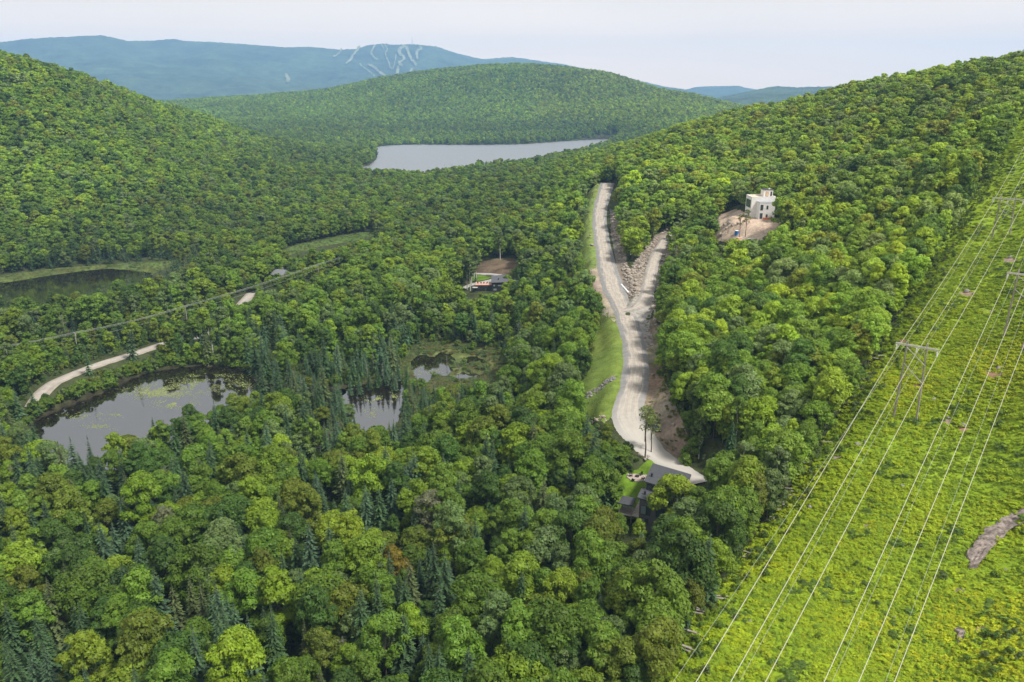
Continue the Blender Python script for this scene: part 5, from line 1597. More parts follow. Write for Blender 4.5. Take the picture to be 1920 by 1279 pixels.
car(145.0, 411, float(FP.at(145.0, 411)) + .1, R(120), mat('paint_white', (0.78, 0.78, 0.78), 0.3, spec=0.6), 'white car parked beside the white house')

# ---- the black house in the valley wood
bh = empty('black_house', (-12, 444, 6.3), 0); tag(bh, 'low black house with a pinkish roof deck and grey pitched roof', 'house')
MB().box(-9.8, -.02, 0, 8.6, -1.5, 3.6).build('wall', M_BLACKW, bh)
dk = MB().box(-9.7, -.1, .1, 8.5, 3.6, 3.72).build('roof_deck', M_DECKR, bh)
MB().box(-9.85, .0, -.06, .08, 3.35, 3.85).build('fascia', mat('fascia_red_brown', (0.22, 0.07, 0.04), 0.7), dk)
MB().prism([(0, -1.6), (9.6, -1.6), (9.6, 9.4), (0, 9.4)], -1.5, [5.4, 5.9, 7.6, 6.9]).build('wall', M_BLACKW, bh)
rf = MB().prism([(-.3, -2.0), (10, -2.0), (10, 9.8), (-.3, 9.8)], [5.45, 5.95, 7.75, 6.95], [5.7, 6.2, 8.0, 7.2]).build('roof', mat('roof_grey_metal', (0.085, 0.088, 0.10), 0.85), bh)
vent(4.0, 2.0, 6.7, rf)
window(bh, -8.4, -6.6, 1.3, 2.6, -.02); window(bh, -4.2, -2.9, 0, 2.4, -.02, name='door'); window(bh, -2.4, -.5, 0, 2.5, -.02, split=(.5,))
window(bh, 1.0, 3.0, 3.3, 4.6, -1.62, split=(.5,), glass=M_GLASS_PALE); window(bh, 3.6, 5.6, 3.4, 4.4, -1.62, glass=M_GLASS_PALE); window(bh, 1.0, 3.0, .8, 2.2, -1.62, glass=M_GLASS_PALE)  # pale first panes: white reflections painted into the glass colour
cp = MB().box(-11.2, -8.3, -2.2, -.1, 2.5, 2.7).build('canopy', mat('canopy_pale', (0.45, 0.45, 0.46), 0.5), bh)
for cx_ in (-11.0, -8.5):
    MB().box(cx_ - .09, cx_ + .09, -2.1, -1.9, -1, 2.5).build('post', M_TRIM, cp)
for k, (a, lb) in enumerate(((-8.2, 'dark low chair at the canopy end of the roof deck'), (-6.4, 'second dark low chair from the canopy end of the roof deck'),
                             (-4.7, 'third dark low chair from the canopy end of the roof deck'), (-2.9, 'dark low chair on the roof deck beside the taller block'))):
    low_chair(-12 + a, 444 + 4.5, 6.3 + 3.74, rnd.uniform(-.6, .6) + math.pi, lb, 'low chairs on the black house roof deck')
# ---- a grey roofed cottage among the trees
p = np.array((-150.0, 488.0)); cz = float(FP.at(*p))
ct = empty('cottage', (p[0], p[1], cz), R(-18)); tag(ct, 'small cottage showing only its pale grey roof among the trees', 'cottage')
MB().prism([(-5, -3.5), (5, -3.5), (5, 3.5), (-5, 3.5)], -1, 3.6).build('wall', M_SIDING, ct)
cr = MB().add([(-5.5, -4.2, 3.3), (5.5, -4.2, 3.3), (5.5, 0, 6.3), (-5.5, 0, 6.3), (-5.5, 4.2, 3.3), (5.5, 4.2, 3.3), (-5.5, -4.2, 3.15), (5.5, -4.2, 3.15), (-5.5, 4.2, 3.15), (5.5, 4.2, 3.15)],
              [(0, 1, 2, 3), (3, 2, 5, 4), (0, 3, 4, 8, 6), (1, 7, 9, 5, 2), (6, 7, 1, 0), (8, 4, 5, 9), (6, 8, 9, 7)]).build('roof', mat('roof_pale_grey', (0.17, 0.175, 0.185), 0.8), ct)
MB().box(1.5, 2.3, .8, 1.6, 5.2, 7.2).build('chimney', M_ROCKG, cr)
window(ct, -3.5, -2, 1, 2.4, -3.52); window(ct, 1, 2.5, 1, 2.4, -3.52)

# ------------------------------------------------------------------ power lines on the clearing
ARM_DIR = Vector((LINE_PERP[0], LINE_PERP[1], 0))
ARM_RZ = math.atan2(LINE_PERP[1], LINE_PERP[0])
def pylon(x, y, hgt, label):
    z = float(F.at(x, y))
    o = empty('power_pylon', (x, y, z), ARM_RZ); tag(o, label, 'pylon', 'wooden pylons of the power line')
    top = hgt + 1.3
    for s in (-1, 1):
        MB().tube((s * 2.75, 0, -2.0), (s * 2.25, 0, top), .29, .20, 9).build('pole', M_WOODP, o)
    arm = MB().box(-4.95, 4.95, -.30, -.16, hgt - .22, hgt + .22).box(-4.95, 4.95, .16, .30, hgt - .22, hgt + .22)
    arm.build('crossarm', M_ARM, o)
    for a, b in ((.985, .80), (.78, .58)):
        za, zb = top * a - 1.4, top * b - 1.4
        wa, wb = 2.3, 2.5
        MB().tube((-wa, -.27, za), (wb, -.27, zb), .11, .11, 5).build('brace', M_ARM, o)
        MB().tube((wa, .27, za), (-wb, .27, zb), .09, .09, 5).build('brace', M_WOODP, o)
    im = MB()
    for k in range(7):
        im.tube((0, 0, -.20 * k - .25), (0, 0, -.20 * k - .40), .21, .13, 9)
    im.tube((0, 0, 0), (0, 0, -1.75), .05, .05, 6)
    im = im.mesh('insulator', M_INS)
    for k in (-4.7, 0, 4.7):
        q = link('insulator', im, o); q.location = (k, 0, hgt - .2)
    c_ = Vector((x, y, z))
    return [c_ + ARM_DIR * k + Vector((0, 0, hgt - 1.9)) for k in (-4.7, 0, 4.7)] + [c_ + ARM_DIR * k + Vector((0, 0, top)) for k in (-2.25, 2.25)]
pa = F.hit(1696, 789); pb_ = F.hit(1876, 446); pcc = F.hit(1881, 635)
pc2 = np.array((pcc[0], pcc[1])) + LINE_PERP * 2.7
def arm_height(x, y, v_arm):
    """Height of the crossarm that puts it on the sight line row v."""
    zg = float(F.at(x, y)); lo, hi = 8, 30
    for _ in range(30):
        m_ = (lo + hi) / 2
        if proj(x, y, zg + m_)[1] > v_arm: lo = m_
        else: hi = m_
    return lo
hA, hB, hC = arm_height(pa[0], pa[1], 650), arm_height(pb_[0], pb_[1], 373), arm_height(pc2[0], pc2[1], 516)
A = pylon(pa[0], pa[1], hA, 'wooden H-frame pylon standing alone on the open fern slope')
B = pylon(pb_[0], pb_[1], hB, 'wooden H-frame pylon highest up the clearing by the forest edge')
Cc_ = pylon(pc2[0], pc2[1], hC, 'wooden H-frame pylon partly cut off by the picture edge')
def sag(a, b, s, n):
    return [a.lerp(b, i / n) + Vector((0, 0, -4 * s * (i / n) * (1 - i / n))) for i in range(n + 1)]
lineD = Vector((LINE_DIR[0], LINE_DIR[1], 0))
def near_end(u, tgt):
    """Run of a wire from its pylon down to where it leaves the foot of the photograph, and on past the viewpoint."""
    q = Vector(sight(u, 1279, 107.0)); d = (q - tgt).normalized()
    return q + d * 70
def wire(name, pts, r, m, label, group):
    b = MB().path(pts, [r] * len(pts), 5)
    tag(b.build(name, m), label, 'power cable', group)
order_w = ('outer wire on the forest side', 'middle wire', 'outer wire on the hillside side')
for i in range(3):
    far_B = B[i] + lineD * 150 + Vector((0, 0, 42))
    wire('conductor', sag(near_end((1305, 1370, 1435)[i], A[i]), A[i], .0, 6) + sag(A[i], B[i], 1.2, 14)[1:] + sag(B[i], far_B, 2, 10)[1:], .052, M_WIRE,
         f'{order_w[i]} of the power line along the forest', 'bright conductors of the power lines')
    far_C = Cc_[i] + lineD * 190 + Vector((0, 0, 62))
    wire('conductor', sag(near_end((1545, 1610, 1677)[i], Cc_[i]), Cc_[i], .0, 6) + sag(Cc_[i], far_C, 2, 12)[1:], .052, M_WIRE,
         f'{order_w[i]} of the power line farther up the slope', 'bright conductors of the power lines')
for j, (uA, uC) in enumerate(((1262, 1560), (1386, 1660))):
    k = 3 + j
    off = Vector((0, 0, 2.6))
    nA = Vector(sight(uA, 1279, 110.0)); nA = nA + (nA - A[k]).normalized() * 60
    wire('ground_wire', [nA] + sag(A[k], B[k], 1.0, 10) + sag(B[k], B[k] + lineD * 150 + Vector((0, 0, 42)), 2, 6)[1:], .022, M_THIN,
         ('thin dark wire nearer the forest on the pylon tops', 'thin dark wire farther from the forest on the pylon tops')[j], 'thin ground wires')
    nC = Vector(sight(uC, 1279, 110.0)); nC = nC + (nC - Cc_[k]).normalized() * 60
    wire('ground_wire', [nC] + sag(Cc_[k], Cc_[k] + lineD * 190 + Vector((0, 0, 62)), 2, 10), .022, M_THIN,
         ('thin dark wire over the upper power line, forest side', 'thin dark wire over the upper power line, hillside side')[j], 'thin ground wires')

# ---- wooden poles along the valley road
PP = []
for (u, v, ztop), lb in (((-150, 720, 11), 'wooden utility pole outside the picture edge'), ((147, 664, 10.6), 'wooden utility pole standing beside the open valley road'),
                  ((352, 610, 10.6), 'utility pole rising from bushes by the road bend'), ((598, 527, 11), 'utility pole showing its top above the valley crowns'),
                  ((721, 481, 11.5), 'utility pole farthest along the valley road')):
    p = F.hit(u, v); PP.append((p, ztop, lb))
tops = []
for i, (p, ht, lb) in enumerate(PP):
    q0 = PP[max(i - 1, 0)][0]; q1 = PP[min(i + 1, len(PP) - 1)][0]
    rz = math.atan2(q1[1] - q0[1], q1[0] - q0[0]) + math.pi / 2
    ax = Vector((math.cos(rz), math.sin(rz), 0)); b_ = Vector(p)
    tops.append([b_ + ax * k + Vector((0, 0, ht - .35)) for k in (-1.1, .4, 1.1)] + [b_ + Vector((0, 0, ht - 3.2))])
    if i == 0:
        continue
    o = empty('utility_pole', tuple(p), rz); tag(o, lb, 'utility pole', 'utility poles along the valley road')
    MB().tube((0, 0, -1), (0, 0, ht), .26, .18, 8).build('pole', M_WOODP, o)
    MB().box(-1.35, 1.35, -.16, -.06, ht - .75, ht - .55).build('crossarm', M_WOODP, o)
    for k in (-1.1, .4, 1.1):
        MB().tube((k, -.11, ht - .55), (k, -.11, ht - .32), .07, .05, 6).build('insulator', M_INS, o)
    if i == 1:
        MB().tube((.35, -.3, ht - 2.2), (.35, -.3, ht - 1.2), .26, .26, 10).build('transformer', M_STEEL, o)
for k, lb in enumerate(('upper overhead wire on the road side of the utility poles', 'middle overhead wire on the utility poles', 'upper overhead wire on the wood side of the utility poles',
                        'lower telephone cable slung along the utility poles')):
    pts = [tops[0][k]]
    for i in range(len(tops) - 1):
        pts += sag(tops[i][k], tops[i + 1][k], 1.0, 8)[1:]
    b = MB().path(pts, [.048] * len(pts), 4)
    tag(b.build('overhead_wire', mat('cable_grey', (0.30, 0.30, 0.29), 0.6)), lb, 'wire', 'wires along the valley road')

# ------------------------------------------------------------------ rocks, logs, lily pads
def rock_arrays(seed):
    import bmesh
    bm = bmesh.new(); bmesh.ops.create_icosphere(bm, subdivisions=2, radius=1.0)
    rs = np.random.default_rng(seed)
    V = np.array([v.co[:] for v in bm.verts]); Tt = np.array([[v.index for v in f.verts] for f in bm.faces]); bm.free()
    for _ in range(5):                                 # a few flat fracture faces
        n = unit(rs.normal(size=3)); d = V @ n; c_ = rs.uniform(.45, .8)
        V -= np.maximum(d - c_, 0)[:, None] * n
    V *= np.array((1, rs.uniform(.7, 1), rs.uniform(.5, .8))); V += rs.normal(size=V.shape) * .035
    return V, Tt
RK = [rock_arrays(800 + k) for k in range(6)]
RKM = [[mesh_np('boulder', V, Tt, [m_]) for V, Tt in RK] for m_ in (M_ROCK, M_ROCKG)]
def boulder(u, v, s, label, grey=0, group=None, sink=.3):
    p = F.hit(u, v); o = link('boulder', RKM[grey][rnd.randrange(6)])
    o.location = (p[0], p[1], float(FP.at(p[0], p[1])) + s * (.5 - sink)); o.scale = (s * rnd.uniform(.85, 1.25), s * rnd.uniform(.8, 1.1), s * rnd.uniform(.75, 1.1)); o.rotation_euler = (0, 0, rnd.uniform(0, 6.28))
    return tag(o, label, 'boulder', group)
for u, v, s, lb in ((1152, 904, .7, 'small boulder at the top of the lawn edging'), (1148, 914, .6, 'tan boulder beside the lawn corner'), (1146, 924, .8, 'larger tan boulder half way down the lawn edging'),
                    (1144, 937, .75, 'boulder beside the narrowest lawn part'), (1142, 949, .7, 'boulder low on the lawn edging'), (1141, 960, .6, 'lowest boulder of the lawn edging'),
                    (1133, 926, .9, 'orange tan boulder outside the lawn edging'), (1166, 888, .6, 'grey boulder between patio and wood'),
                    (1200, 855, 1.0, 'dark boulder under the slender tree'), (1209, 862, .8, 'orange boulder at the slender tree foot'), (1216, 858, .8, 'pale boulder between tree and gravel drive')):
    boulder(u, v, s, lb, group='boulders round the house lawn')
for u, v, s, lb in ((1228, 578, 2.2, 'big tan rock where the spur meets the main road'), (1234, 590, 2.6, 'largest tan rock beside the road junction'), (1229, 603, 1.8, 'tan rock below the junction rocks'),
                    (1238, 571, 1.8, 'tan rock at the top of the junction rocks'), (1226, 565, 1.1, 'dark split rock at the spur corner'), (1240, 604, 1.7, 'tan rock against the wood below the junction'),
                    (1152, 402, 1.6, 'pink rock highest on the road cutting'), (1157, 432, 1.8, 'pink rock under the first roadside trees'), (1163, 462, 2.0, 'pink rock half way down the road cutting'),
                    (1172, 488, 2.2, 'grey pink rock in the road cutting by the trees'), (1178, 510, 2.0, 'pink rock low in the road cutting'), (1186, 535, 1.8, 'pale rock above the white pipe'),
                    (1110, 462, 1.5, 'reddish rock on the verge beside the road'), (1107, 443, 1.0, 'small pale rock on the upper verge'), (1106, 795, 1.0, 'pale rock below the grass bank'),
                    (1118, 790, 1.1, 'tan rock at the foot of the grass bank'), (1130, 784, .9, 'small tan rock by the road bend'), (1262, 800, .9, 'pale rock in the brush bank'), (1225, 706, .9, 'dark rock at the roadside under the wood')):
    boulder(u, v, s, lb, group='rocks along the gravel road')
for u, v, s, lb in ((1358, 424, 1.3, 'pink boulder in the yard behind the bare trees'), (1367, 420, 1.6, 'grey boulder beside the yard bare trees'), (1374, 424, 1.4, 'boulder right behind the blue toilet'),
                    (1384, 421, 1.1, 'small boulder in the middle of the yard'), (1349, 431, 1.2, 'boulder at the yard edge by the wood'), (1362, 431, 1.0, 'small boulder near the tan lumber')):
    boulder(u, v, s, lb, group='boulders in the earth yard')
for u, v, s, lb in ((1518, 955, 1.1, 'pink grey boulder near the forest logs'), (1608, 838, 1.2, 'boulder in the ferns below the lone pylon'), (1621, 832, .9, 'smaller boulder beside the fern slope wires'),
                    (1750, 752, 1.1, 'grey boulder behind the lone pylon'), (1405, 1170, .7, 'small boulder low on the fern slope'), (1628, 1107, .6, 'small grey boulder under the lowest wires'),
                    (1676, 1163, .6, 'dark boulder under the upper wires'), (1740, 974, .7, 'grey boulder beside the middle of the upper wires'), (1870, 696, 1.6, 'rusty boulder in ferns under the right pylon'),
                    (1692, 915, .7, 'pale boulder between the two power lines'), (1812, 550, 1.6, 'reddish rock in the ferns below the top pylon'), (1893, 486, 1.5, 'pale rock high on the fern slope'),
                    (1777, 788, .9, 'orange boulder beneath the upper wires'), (1806, 802, 1.3, 'dark rock among dark ferns under the upper wires')):
    boulder(u, v, s * .68, lb, grey=1, group='boulders on the fern slope', sink=.35)
# loose blasted stone: one mesh, far too many to count
def rubble(name, spots, label, m_):
    VV, TT, o_ = [], [], 0
    for x, y, z, s in spots:
        V, Tt = RK[rnd.randrange(6)]
        a = rnd.uniform(0, 6.28); c_, q = math.cos(a), math.sin(a)
        W = V * s * np.array((rnd.uniform(.8, 1.3), rnd.uniform(.8, 1.2), rnd.uniform(.7, 1.1)))
        W = np.column_stack((W[:, 0] * c_ - W[:, 1] * q, W[:, 0] * q + W[:, 1] * c_, W[:, 2])) + (x, y, z)
        VV.append(W); TT.append(Tt + o_); o_ += len(V)
    tag(link(name, mesh_np(name, np.concatenate(VV), np.concatenate(TT), [m_])), label, 'rubble', kind='stuff')
def spots_in(poly, n, smin, smax, skip_road=True):
    lo, hi = poly.min(0), poly.max(0); out = []
    while len(out) < n:
        x = rng.uniform(lo[0], hi[0], 600); y = rng.uniform(lo[1], hi[1], 600)
        mk = poly_mask(x, y, poly)
        for nm in ('gravel_road', 'gravel_spur', 'gravel_driveway'):
            mk &= seg_dist(x, y, ROADS[nm][0][::2])[0] > ROADS[nm][1].mean() / 2 + .2
        z = FP.at(x, y)
        for a, b, c_ in zip(x[mk], y[mk], z[mk]):
            s = smin + (smax - smin) * rnd.random() ** 2.2
            out.append((a, b, c_ + s * .15, s))
    return out[:n]
rip = area([(1178, 562), (1192, 556), (1205, 545), (1212, 505), (1226, 470), (1242, 440), (1252, 428), (1236, 440), (1214, 462), (1198, 482), (1186, 500), (1178, 520)])
cut = area([(1146, 398), (1156, 405), (1166, 455), (1178, 500), (1184, 520), (1190, 555), (1172, 528), (1160, 480), (1150, 430)])
edge_r = area([(1252, 450), (1275, 440), (1262, 480), (1246, 520), (1238, 545), (1232, 540), (1238, 500)])
drain = area([(1095, 742), (1120, 728), (1152, 708), (1156, 714), (1125, 736), (1100, 750)])
junc = area([(1224, 560), (1242, 560), (1246, 610), (1226, 612)])
toe = area([(1090, 800), (1130, 780), (1138, 790), (1110, 806)])
rubble('blasted_stone', spots_in(rip, 700, .3, 1.15) + spots_in(cut, 260, .3, 1.5) + spots_in(edge_r, 120, .3, 1.1) + spots_in(junc, 70, .3, 1.2) + spots_in(toe, 40, .25, .7),
       'pale blasted stones piled between the two gravel roads', M_ROCK)
rubble('drain_stone', spots_in(drain, 160, .2, .7), 'grey stones lining the drain across the grass bank', M_ROCKG)
p0, p1 = F.hit(1165, 536), F.hit(1180, 553)
tag(MB().tube((p0[0], p0[1], p0[2] + .55), (p1[0], p1[1], p1[2] + .55), .48, .48, 12).build('culvert_pipe', M_WHITEP), 'long white pipe lying beside the road cutting', 'pipe')

# rock slabs breaking through the ferns
def slab(name, px, thick, m_, label):
    poly = area(px); cen = poly.mean(0)
    ring = smooth_line(list(poly) + [poly[0]], len(poly) * 8)[:-1]
    ring += np.stack((fbm(ring[:, 0] / 1.6, ring[:, 1] / 1.6, 3, 5), fbm(ring[:, 0] / 1.6, ring[:, 1] / 1.6, 3, 6)), -1) * 1.1
    V, Fc = [], []
    rings = (1.0, .95, .84, .70, .52, .32, .14)
    for k, f in enumerate(rings):
        for q in ring:
            g = cen + (q - cen) * f
            zz = float(FP.at(g[0], g[1]))
            n1 = float(fbm(np.array(g[0] / 2.5), np.array(g[1] / 2.5), 3, 17))
            V.append((g[0], g[1], zz + (-.5 if k == 0 else thick * (.7 + .3 * min(k, 3) / 3) + n1 * .9)))
    n = len(ring)
    for k in range(len(rings) - 1):
        for i in range(n):
            Fc.append((k * n + i, k * n + (i + 1) % n, (k + 1) * n + (i + 1) % n, (k + 1) * n + i))
    Fc.append(tuple(range((len(rings) - 1) * n, len(rings) * n)))
    me = bpy.data.meshes.new(name); me.from_pydata(V, [], Fc); me.materials.append(m_)
    o = link(name, me); tag(o, label, 'rock'); return o
M_SLAB = mat('slab_brown_grey', (0.20, 0.165, 0.145), 0.9, 0.55, 0.9, bump=0.3)
slab('rock_slab', [(1808, 1062), (1822, 1030), (1848, 998), (1878, 976), (1925, 958), (1960, 945), (1960, 962), (1925, 980), (1893, 1000), (1858, 1030), (1838, 1056), (1820, 1075)], .55, M_SLAB,
     'long brown rock slab bare among the ferns')
slab('rock_slab', [(1790, 1185), (1796, 1172), (1806, 1176), (1812, 1192), (1803, 1212), (1792, 1208)], .35, M_SLAB, 'short pale rock slab low on the fern slope')
slab('rock_slab', [(1914, 660), (1920, 645), (1935, 640), (1945, 655), (1930, 672)], .4, M_SLAB, 'rock slab at the picture edge under the right pylon')
# felled logs along the forest edge
logm = [MB().tube((-l / 2, 0, 0), (l / 2, 0, .05), r_, r_ * .8, 8).mesh('log', M_LOG) for l, r_ in ((3.2, .17), (2.4, .2), (4.2, .15))]
LG = [(1478, 920, .9), (1482, 926, 1.0), (1474, 932, .8), (1466, 946, 1.3), (1470, 952, 1.1), (1460, 960, 1.0), (1450, 976, .7), (1446, 978, .9), (1401, 1043, .6), (1399, 1048, .9), (1372, 1082, .8), (1373, 1086, .9),
      (1347, 1124, 1.1), (1343, 1128, .9), (1311, 1149, .7), (1314, 1152, .8), (1308, 1155, .9), (1294, 1190, .6), (1297, 1193, .7), (1284, 1220, .7), (1287, 1223, .8), (1281, 1226, .6), (1508, 872, .9), (1512, 868, 1.1),
      (1548, 834, .8), (1608, 732, .9), (1612, 728, 1.0), (1617, 716, .8), (1627, 706, .7), (1645, 678, .8), (1650, 672, .9)]
for i, (u, v, a) in enumerate(LG):
    p = F.hit(u + 6, v); o = link('log', logm[i % 3]); o.location = (p[0], p[1], float(FP.at(p[0], p[1])) + .35); o.rotation_euler = (0, rnd.uniform(-.1, .1), a - 1.2 + rnd.uniform(-.25, .25))
    wh_ = ('high up', 'above the lone pylon level', 'near the highest bend', 'beside the house wood', 'by the boulder', 'half way down', 'below the house wood', 'in the lower part', 'near the foot', 'lowest')[min(9, int((v - 660) / 60))]
    tag(o, f'bleached felled log at the forest edge, {say(u / 19.2)} percent across, {say(v / 12.79)} percent down' if (say(u / 19.2), say(v / 12.79)) not in USED else
        f'bleached felled log {("over", "under", "beside", "behind")[i % 4]} its neighbour at the forest edge, {say(u / 19.2)} percent across, {say(v / 12.79)} percent down', 'log', 'felled logs along the forest edge')
    USED.add((say(u / 19.2), say(v / 12.79)))
# lily pads
LV, LF = [], []
def pads(u, v, du, dv, n, nm, dens=.5):
    poly, z = WATER[nm]
    for _ in range(n):
        a, b = rng.normal(0, .42, 2)
        p = on_level(u + a * du, v + b * dv, z)
        if fbm(np.array(p[0] / 3.0), np.array(p[1] / 3.0), 2, 88) < -.08: continue
        if not poly_mask(np.array([p[0]]), np.array([p[1]]), poly)[0]: continue
        r_ = rnd.uniform(.10, .26); o_ = len(LV); a0 = rnd.uniform(0, 6.28)
        for k in range(7):
            q = a0 + 5.9 * k / 6; LV.append((p[0] + math.cos(q) * r_, p[1] + math.sin(q) * r_, z + .012 + rnd.uniform(0, .012)))
        LV.append((p[0], p[1], z + .014)); LF.extend([(o_ + k, o_ + k + 1, o_ + 7) for k in range(6)])
for a in ((300, 735, 75, 16, 2600), (330, 757, 45, 10, 900), (370, 722, 70, 18, 1600), (165, 780, 60, 9, 420), (185, 800, 40, 6, 220), (400, 705, 70, 10, 700), (220, 778, 16, 3, 60), (450, 722, 30, 12, 400)):
    pads(*a, 'pond')
for a in ((702, 748, 22, 8, 420), (735, 745, 14, 9, 260), (700, 775, 30, 14, 120)):
    pads(*a, 'channel_pond')
for a in ((800, 695, 40, 14, 300),):
    pads(*a, 'marsh_pool')
me = bpy.data.meshes.new('lily_pads'); me.from_pydata(LV, [], LF); me.materials.append(mat('lily_pad_green', (0.19, 0.22, 0.07), 0.5, 0.25, 0.6))
tag(link('lily_pads', me), 'yellow green lily pads floating in drifts on the ponds', 'lily pads', kind='stuff')

# ------------------------------------------------------------------ special trees: birches, dead trees, waterside bushes
def pct(u, v):
    return f'{say(round(u / 19.2))} percent across, {say(round(v / 12.79))} percent down'
def birch(u, v, s, label, k=0, bark=None, tint=(.10, .150, .035), lean=(0, 0), name='birch_tree'):
    p = F.hit(u, v); f = SPARSE[k % 2] if name == 'slender_tree' else BIRCH[k % 3]
    o = tree(name, f, p[0], p[1], float(FP.at(p[0], p[1])), s, rnd.uniform(0, 6.28), tint, label, 'tree', 'white stemmed birches' if name == 'birch_tree' else None, lean)
    if bark:
        t_ = [c_ for c_ in o.children if c_.name.startswith('trunk')][0]
        t_.data = f.trunk.copy(); t_.data.materials[0] = bark
    return o
for u, v, s, lb, k in ((1388, 975, 1.02, 'tall white birch with forked stem at the clearing edge', 0), (1408, 985, .9, 'birch with thin white stem beside the forked birch', 1), (1424, 962, .85, 'birch between forked birch and the logs', 2),
                       (1374, 1000, .8, 'birch with low pale stem below the forked birch', 1), (876, 543, 1.35, 'leaning birch at the end of the black house drive', 0), (882, 546, 1.3, 'straight birch beside the black house canopy', 1),
                       (884, 536, 1.25, 'birch on the small lawn edge by the drive', 2), (889, 524, 1.35, 'tallest pair birch on the black house lawn', 0), (893, 528, 1.2, 'birch on the lawn closest to the roof deck', 1),
                       (938, 488, 1.2, 'lone birch with long white stem behind the brown slope', 2), (1245, 990, .7, 'small birch in front of the dark roofed house', 1), (120, 660, .9, 'birch beside the lone utility pole', 2),
                       (510, 640, 1.0, 'forked birch among conifers above the pond', 0), (122, 605, .95, 'pale birch in the wood beyond the valley road', 1), (613, 645, .95, 'birch above the channel pond conifers', 2),
                       (1175, 470, .9, 'roadside birch on the tongue of wood, upper', 0), (1182, 478, .9, 'roadside birch on the tongue of wood, lower', 1), (1190, 466, .85, 'roadside birch above the blasted stones', 2),
                       (1310, 860, .9, 'birch at the wood edge above the brush bank', 0), (1302, 800, .95, 'birch standing back from the brush bank', 1)):
    birch(u, v, s, lb, k)
birch(1209, 862, 1.12, 'slender sparse tree with long bare trunk beside the gravel drive', 1, M_BARK, (.15, .19, .05), name='slender_tree')
birch(1221, 850, .8, 'thin sapling standing beside the slender tree', 2, M_BARK, (.15, .19, .05), name='slender_tree')
birch(1397, 446, .9, 'sparse tree with forked trunk before the earth yard', 0, M_BARK, (.17, .18, .04), name='slender_tree')
birch(1386, 448, .75, 'sparse tree with leaning trunk beside the blue toilet', 1, M_BARK, (.17, .18, .04), name='slender_tree')
# birches and dead stems standing singly in the woods
nbir = 0
for i in rng.permutation(np.nonzero(inview & ~single & ~ALL.con & (ALL.z < 24) & (np.hypot(ALL.x, ALL.y) < 470) & (np.hypot(ALL.x, ALL.y) > 170))[0])[:60]:
    x, y, z = ALL.x[i] + 2.2, ALL.y[i] - 1.6, float(FP.at(ALL.x[i] + 2.2, ALL.y[i] - 1.6)); s = rnd.uniform(.85, 1.1)
    A1 = lambda q: np.array([q])
    if in_open(A1(x), A1(y))[0] or covers(A1(x), A1(y), A1(z), A1(15.5 * s), A1(2.9 * s), np.array([False]))[0] > .02: continue
    u, v, d = proj(x, y, z + 10 * s); tn = rnd.choice((0, 2, 3)); c_ = PAL[tn] * rnd.uniform(.95, 1.2)
    tree('birch_tree', BIRCH[nbir % 3], x, y, z, s, rnd.uniform(0, 6.28), c_, tree_label('birch', PALW[tn], s, .97, x, y, u, v), 'tree', 'white stemmed birches', (rnd.uniform(-.06, .06), rnd.uniform(-.06, .06)))
    nbir += 1
for i in rng.permutation(np.nonzero(inview & ~ALL.con & (ALL.d < 480) & (ALL.d > 150))[0])[:30]:
    x, y = ALL.x[i] + 2.6, ALL.y[i] - 1.8; z = float(FP.at(x, y)); k = rnd.choice((0, 1, 1, 2, 2)); m_, H_, r_ = DEAD[k]; s = rnd.uniform(.9, 1.25)
    A1 = lambda q: np.array([q])
    if in_open(A1(x), A1(y))[0] or covers(A1(x), A1(y), A1(z), A1(H_ * s), A1(1.5), np.array([False]))[0] > .0: continue
    u, v, d = proj(x, y, z + H_ * s * .7)
    lb = f'{("thin grey dead spruce", "bare dead tree with upswept twigs", "tall bare dead tree")[k]} among living crowns, {pct(u, v)}'
    if lb in USED: continue
    USED.add(lb); o = link('dead_tree', m_); o.location = (x, y, z); o.scale = (s, s, s); o.rotation_euler = (0, 0, rnd.uniform(0, 6.28)); tag(o, lb, 'dead tree', 'bare dead trees')
DT = [(545, 905, 1, 0), (602, 860, 3, 1), (610, 850, 0, .9), (618, 866, 0, 1), (640, 850, 0, 1), (632, 838, 3, 1), (648, 1279, 0, .9), (250, 1125, 1, .7), (140, 1190, 1, .9), (128, 1180, 2, .8), (455, 1190, 1, .7),
      (872, 990, 2, .7), (915, 1000, 1, .9), (720, 715, 0, .7), (712, 704, 3, .9), (745, 730, 3, .8), (690, 712, 3, 1), (848, 770, 0, .8), (862, 765, 3, 1.1), (838, 690, 3, .7), (860, 700, 0, .5), (540, 725, 3, .9),
      (552, 722, 3, .8), (565, 726, 0, .5), (580, 720, 3, .7), (530, 1279, 1, .6), (925, 1030, 2, .7), (1365, 440, 1, .9), (1344, 446, 2, .9), (1352, 452, 1, .8), (1450, 540, 1, .8), (1140, 600, 3, .5),
      (15, 905, 1, .8), (520, 905, 3, .9), (760, 1080, 1, .7), (480, 1279, 2, .6), (240, 505, 3, .8), (700, 690, 0, .6), (900, 745, 3, .9), (815, 740, 3, .8)]
for i, (u, v, k, s) in enumerate(DT):
    p = F.hit(u, min(v, 1275)) if v < 1279 else F.hit(u, 1279)
    m_, H_, r_ = DEAD[k]
    o = link('dead_tree', m_); o.location = (p[0], p[1], float(FP.at(p[0], p[1]))); o.scale = (s, s, s); o.rotation_euler = (rnd.uniform(-.05, .05), rnd.uniform(-.05, .05), rnd.uniform(0, 6.28))
    tag(o, f'{("thin grey dead spruce", "bare dead tree with upswept twigs", "tall bare dead tree", "short grey snag")[k]}, {pct(u, v - H_ * s * 3)}', 'dead tree', 'bare dead trees')
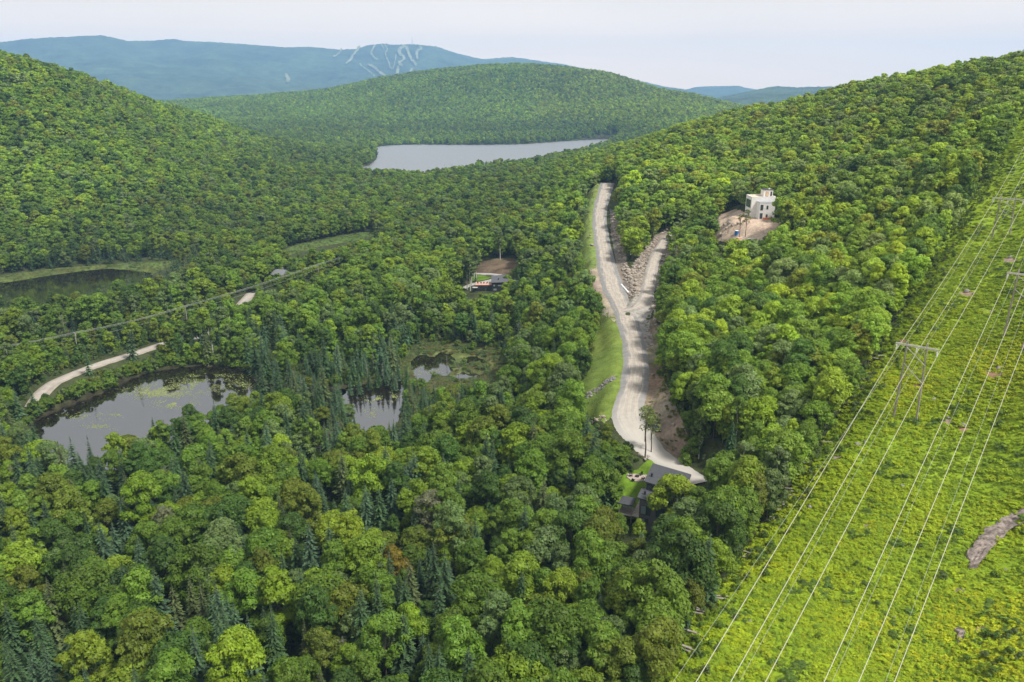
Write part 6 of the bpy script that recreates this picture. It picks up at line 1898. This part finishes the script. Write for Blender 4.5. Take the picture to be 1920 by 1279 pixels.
# bushes on the pond shores and the road edge
nb = 0
def bush_row(px, n, spread, s0, s1, where, tints, lim=.55):
    global nb
    line = area(px)
    for i in range(n):
        t = (i + rnd.random() * .8) / n * (len(line) - 1); a = int(t); q = line[a] + (line[min(a + 1, len(line) - 1)] - line[a]) * (t - a)
        x, y = q[0] + rnd.gauss(0, spread), q[1] + rnd.gauss(0, spread)
        X1, Y1 = np.array([x]), np.array([y])
        if min(shore(X1, Y1, k)[0] for k in ('pond', 'channel_pond', 'marsh_pool', 'marsh_puddle', 'reed_puddle')) < .3: continue
        if seg_dist(X1, Y1, ROADS['valley_road'][0])[0][0] < 5.0: continue
        z = float(FP.at(x, y)); s = rnd.uniform(s0, s1)
        if covers(X1, Y1, np.array([z]), np.array([2.6 * s]), np.array([1.7 * s]), np.array([False]))[0] > lim: continue
        o = link('bush', BUSH[rnd.randrange(4)].joined); o.location = (x, y, z - .15); o.scale = (s, s, s * rnd.uniform(.85, 1.2)); o.rotation_euler = (0, 0, rnd.uniform(0, 6.28))
        tn = rnd.choice(tints); c_ = PAL[tn] * rnd.uniform(.85, 1.15)
        o['tint'] = [float(c_[0]), float(c_[1]), float(c_[2]), 1.0]
        u, v, d = proj(x, y, z + 1.3 * s)
        b = 0
        while True:
            lb = f'{"large" if s > (s0 + s1) / 2 else "low"} {PALW[tn]} bush {where}, {pct(u, v + b)}'
            if lb not in USED: break
            b += 6
        USED.add(lb); tag(o, lb, 'bush', 'bushes by the ponds and roads'); nb += 1
bush_row([(112, 758), (150, 744), (200, 724), (250, 702), (300, 688), (345, 682), (400, 680), (450, 688)], 70, 1.2, 1.0, 1.9, 'between pond and valley road', (0, 2, 3, 0, 1))
bush_row([(100, 752), (150, 730), (200, 710), (250, 692), (300, 676), (345, 672), (400, 668), (450, 676)], 70, 1.5, 1.2, 2.1, 'beside the valley road above the pond', (0, 2, 3, 0, 4), .14)
bush_row([(112, 762), (92, 772), (72, 784), (60, 805), (40, 835)], 34, 2.0, .9, 2.0, 'at the pond end', (0, 2, 5))
bush_row([(70, 700), (110, 690), (180, 665), (250, 646), (300, 636), (350, 626)], 34, 1.8, 1.0, 2.0, 'behind the valley road', (0, 2, 3, 5))
bush_row([(480, 690), (520, 715), (580, 722), (640, 722), (690, 706), (750, 704)], 26, 2.0, .8, 1.6, 'along the channel bank', (0, 3, 4, 5))
bush_row([(770, 650), (810, 640), (860, 640), (920, 652), (955, 680), (950, 715), (900, 735), (850, 742)], 40, 3.5, .7, 1.6, 'round the marsh', (3, 4, 0, 2))
bush_row([(775, 722), (800, 690), (850, 690), (900, 690), (930, 700), (900, 720), (850, 700), (870, 660), (820, 655)], 46, 4.5, .35, .95, 'in the open marsh', (3, 3, 4, 0), 1.1)
bush_row([(1240, 700), (1262, 750), (1285, 800), (1292, 850), (1284, 875)], 22, 1.5, .6, 1.3, 'on the brush bank', (0, 4, 2))
print('bushes', nb, 'script', round(time.time() - T0, 1))
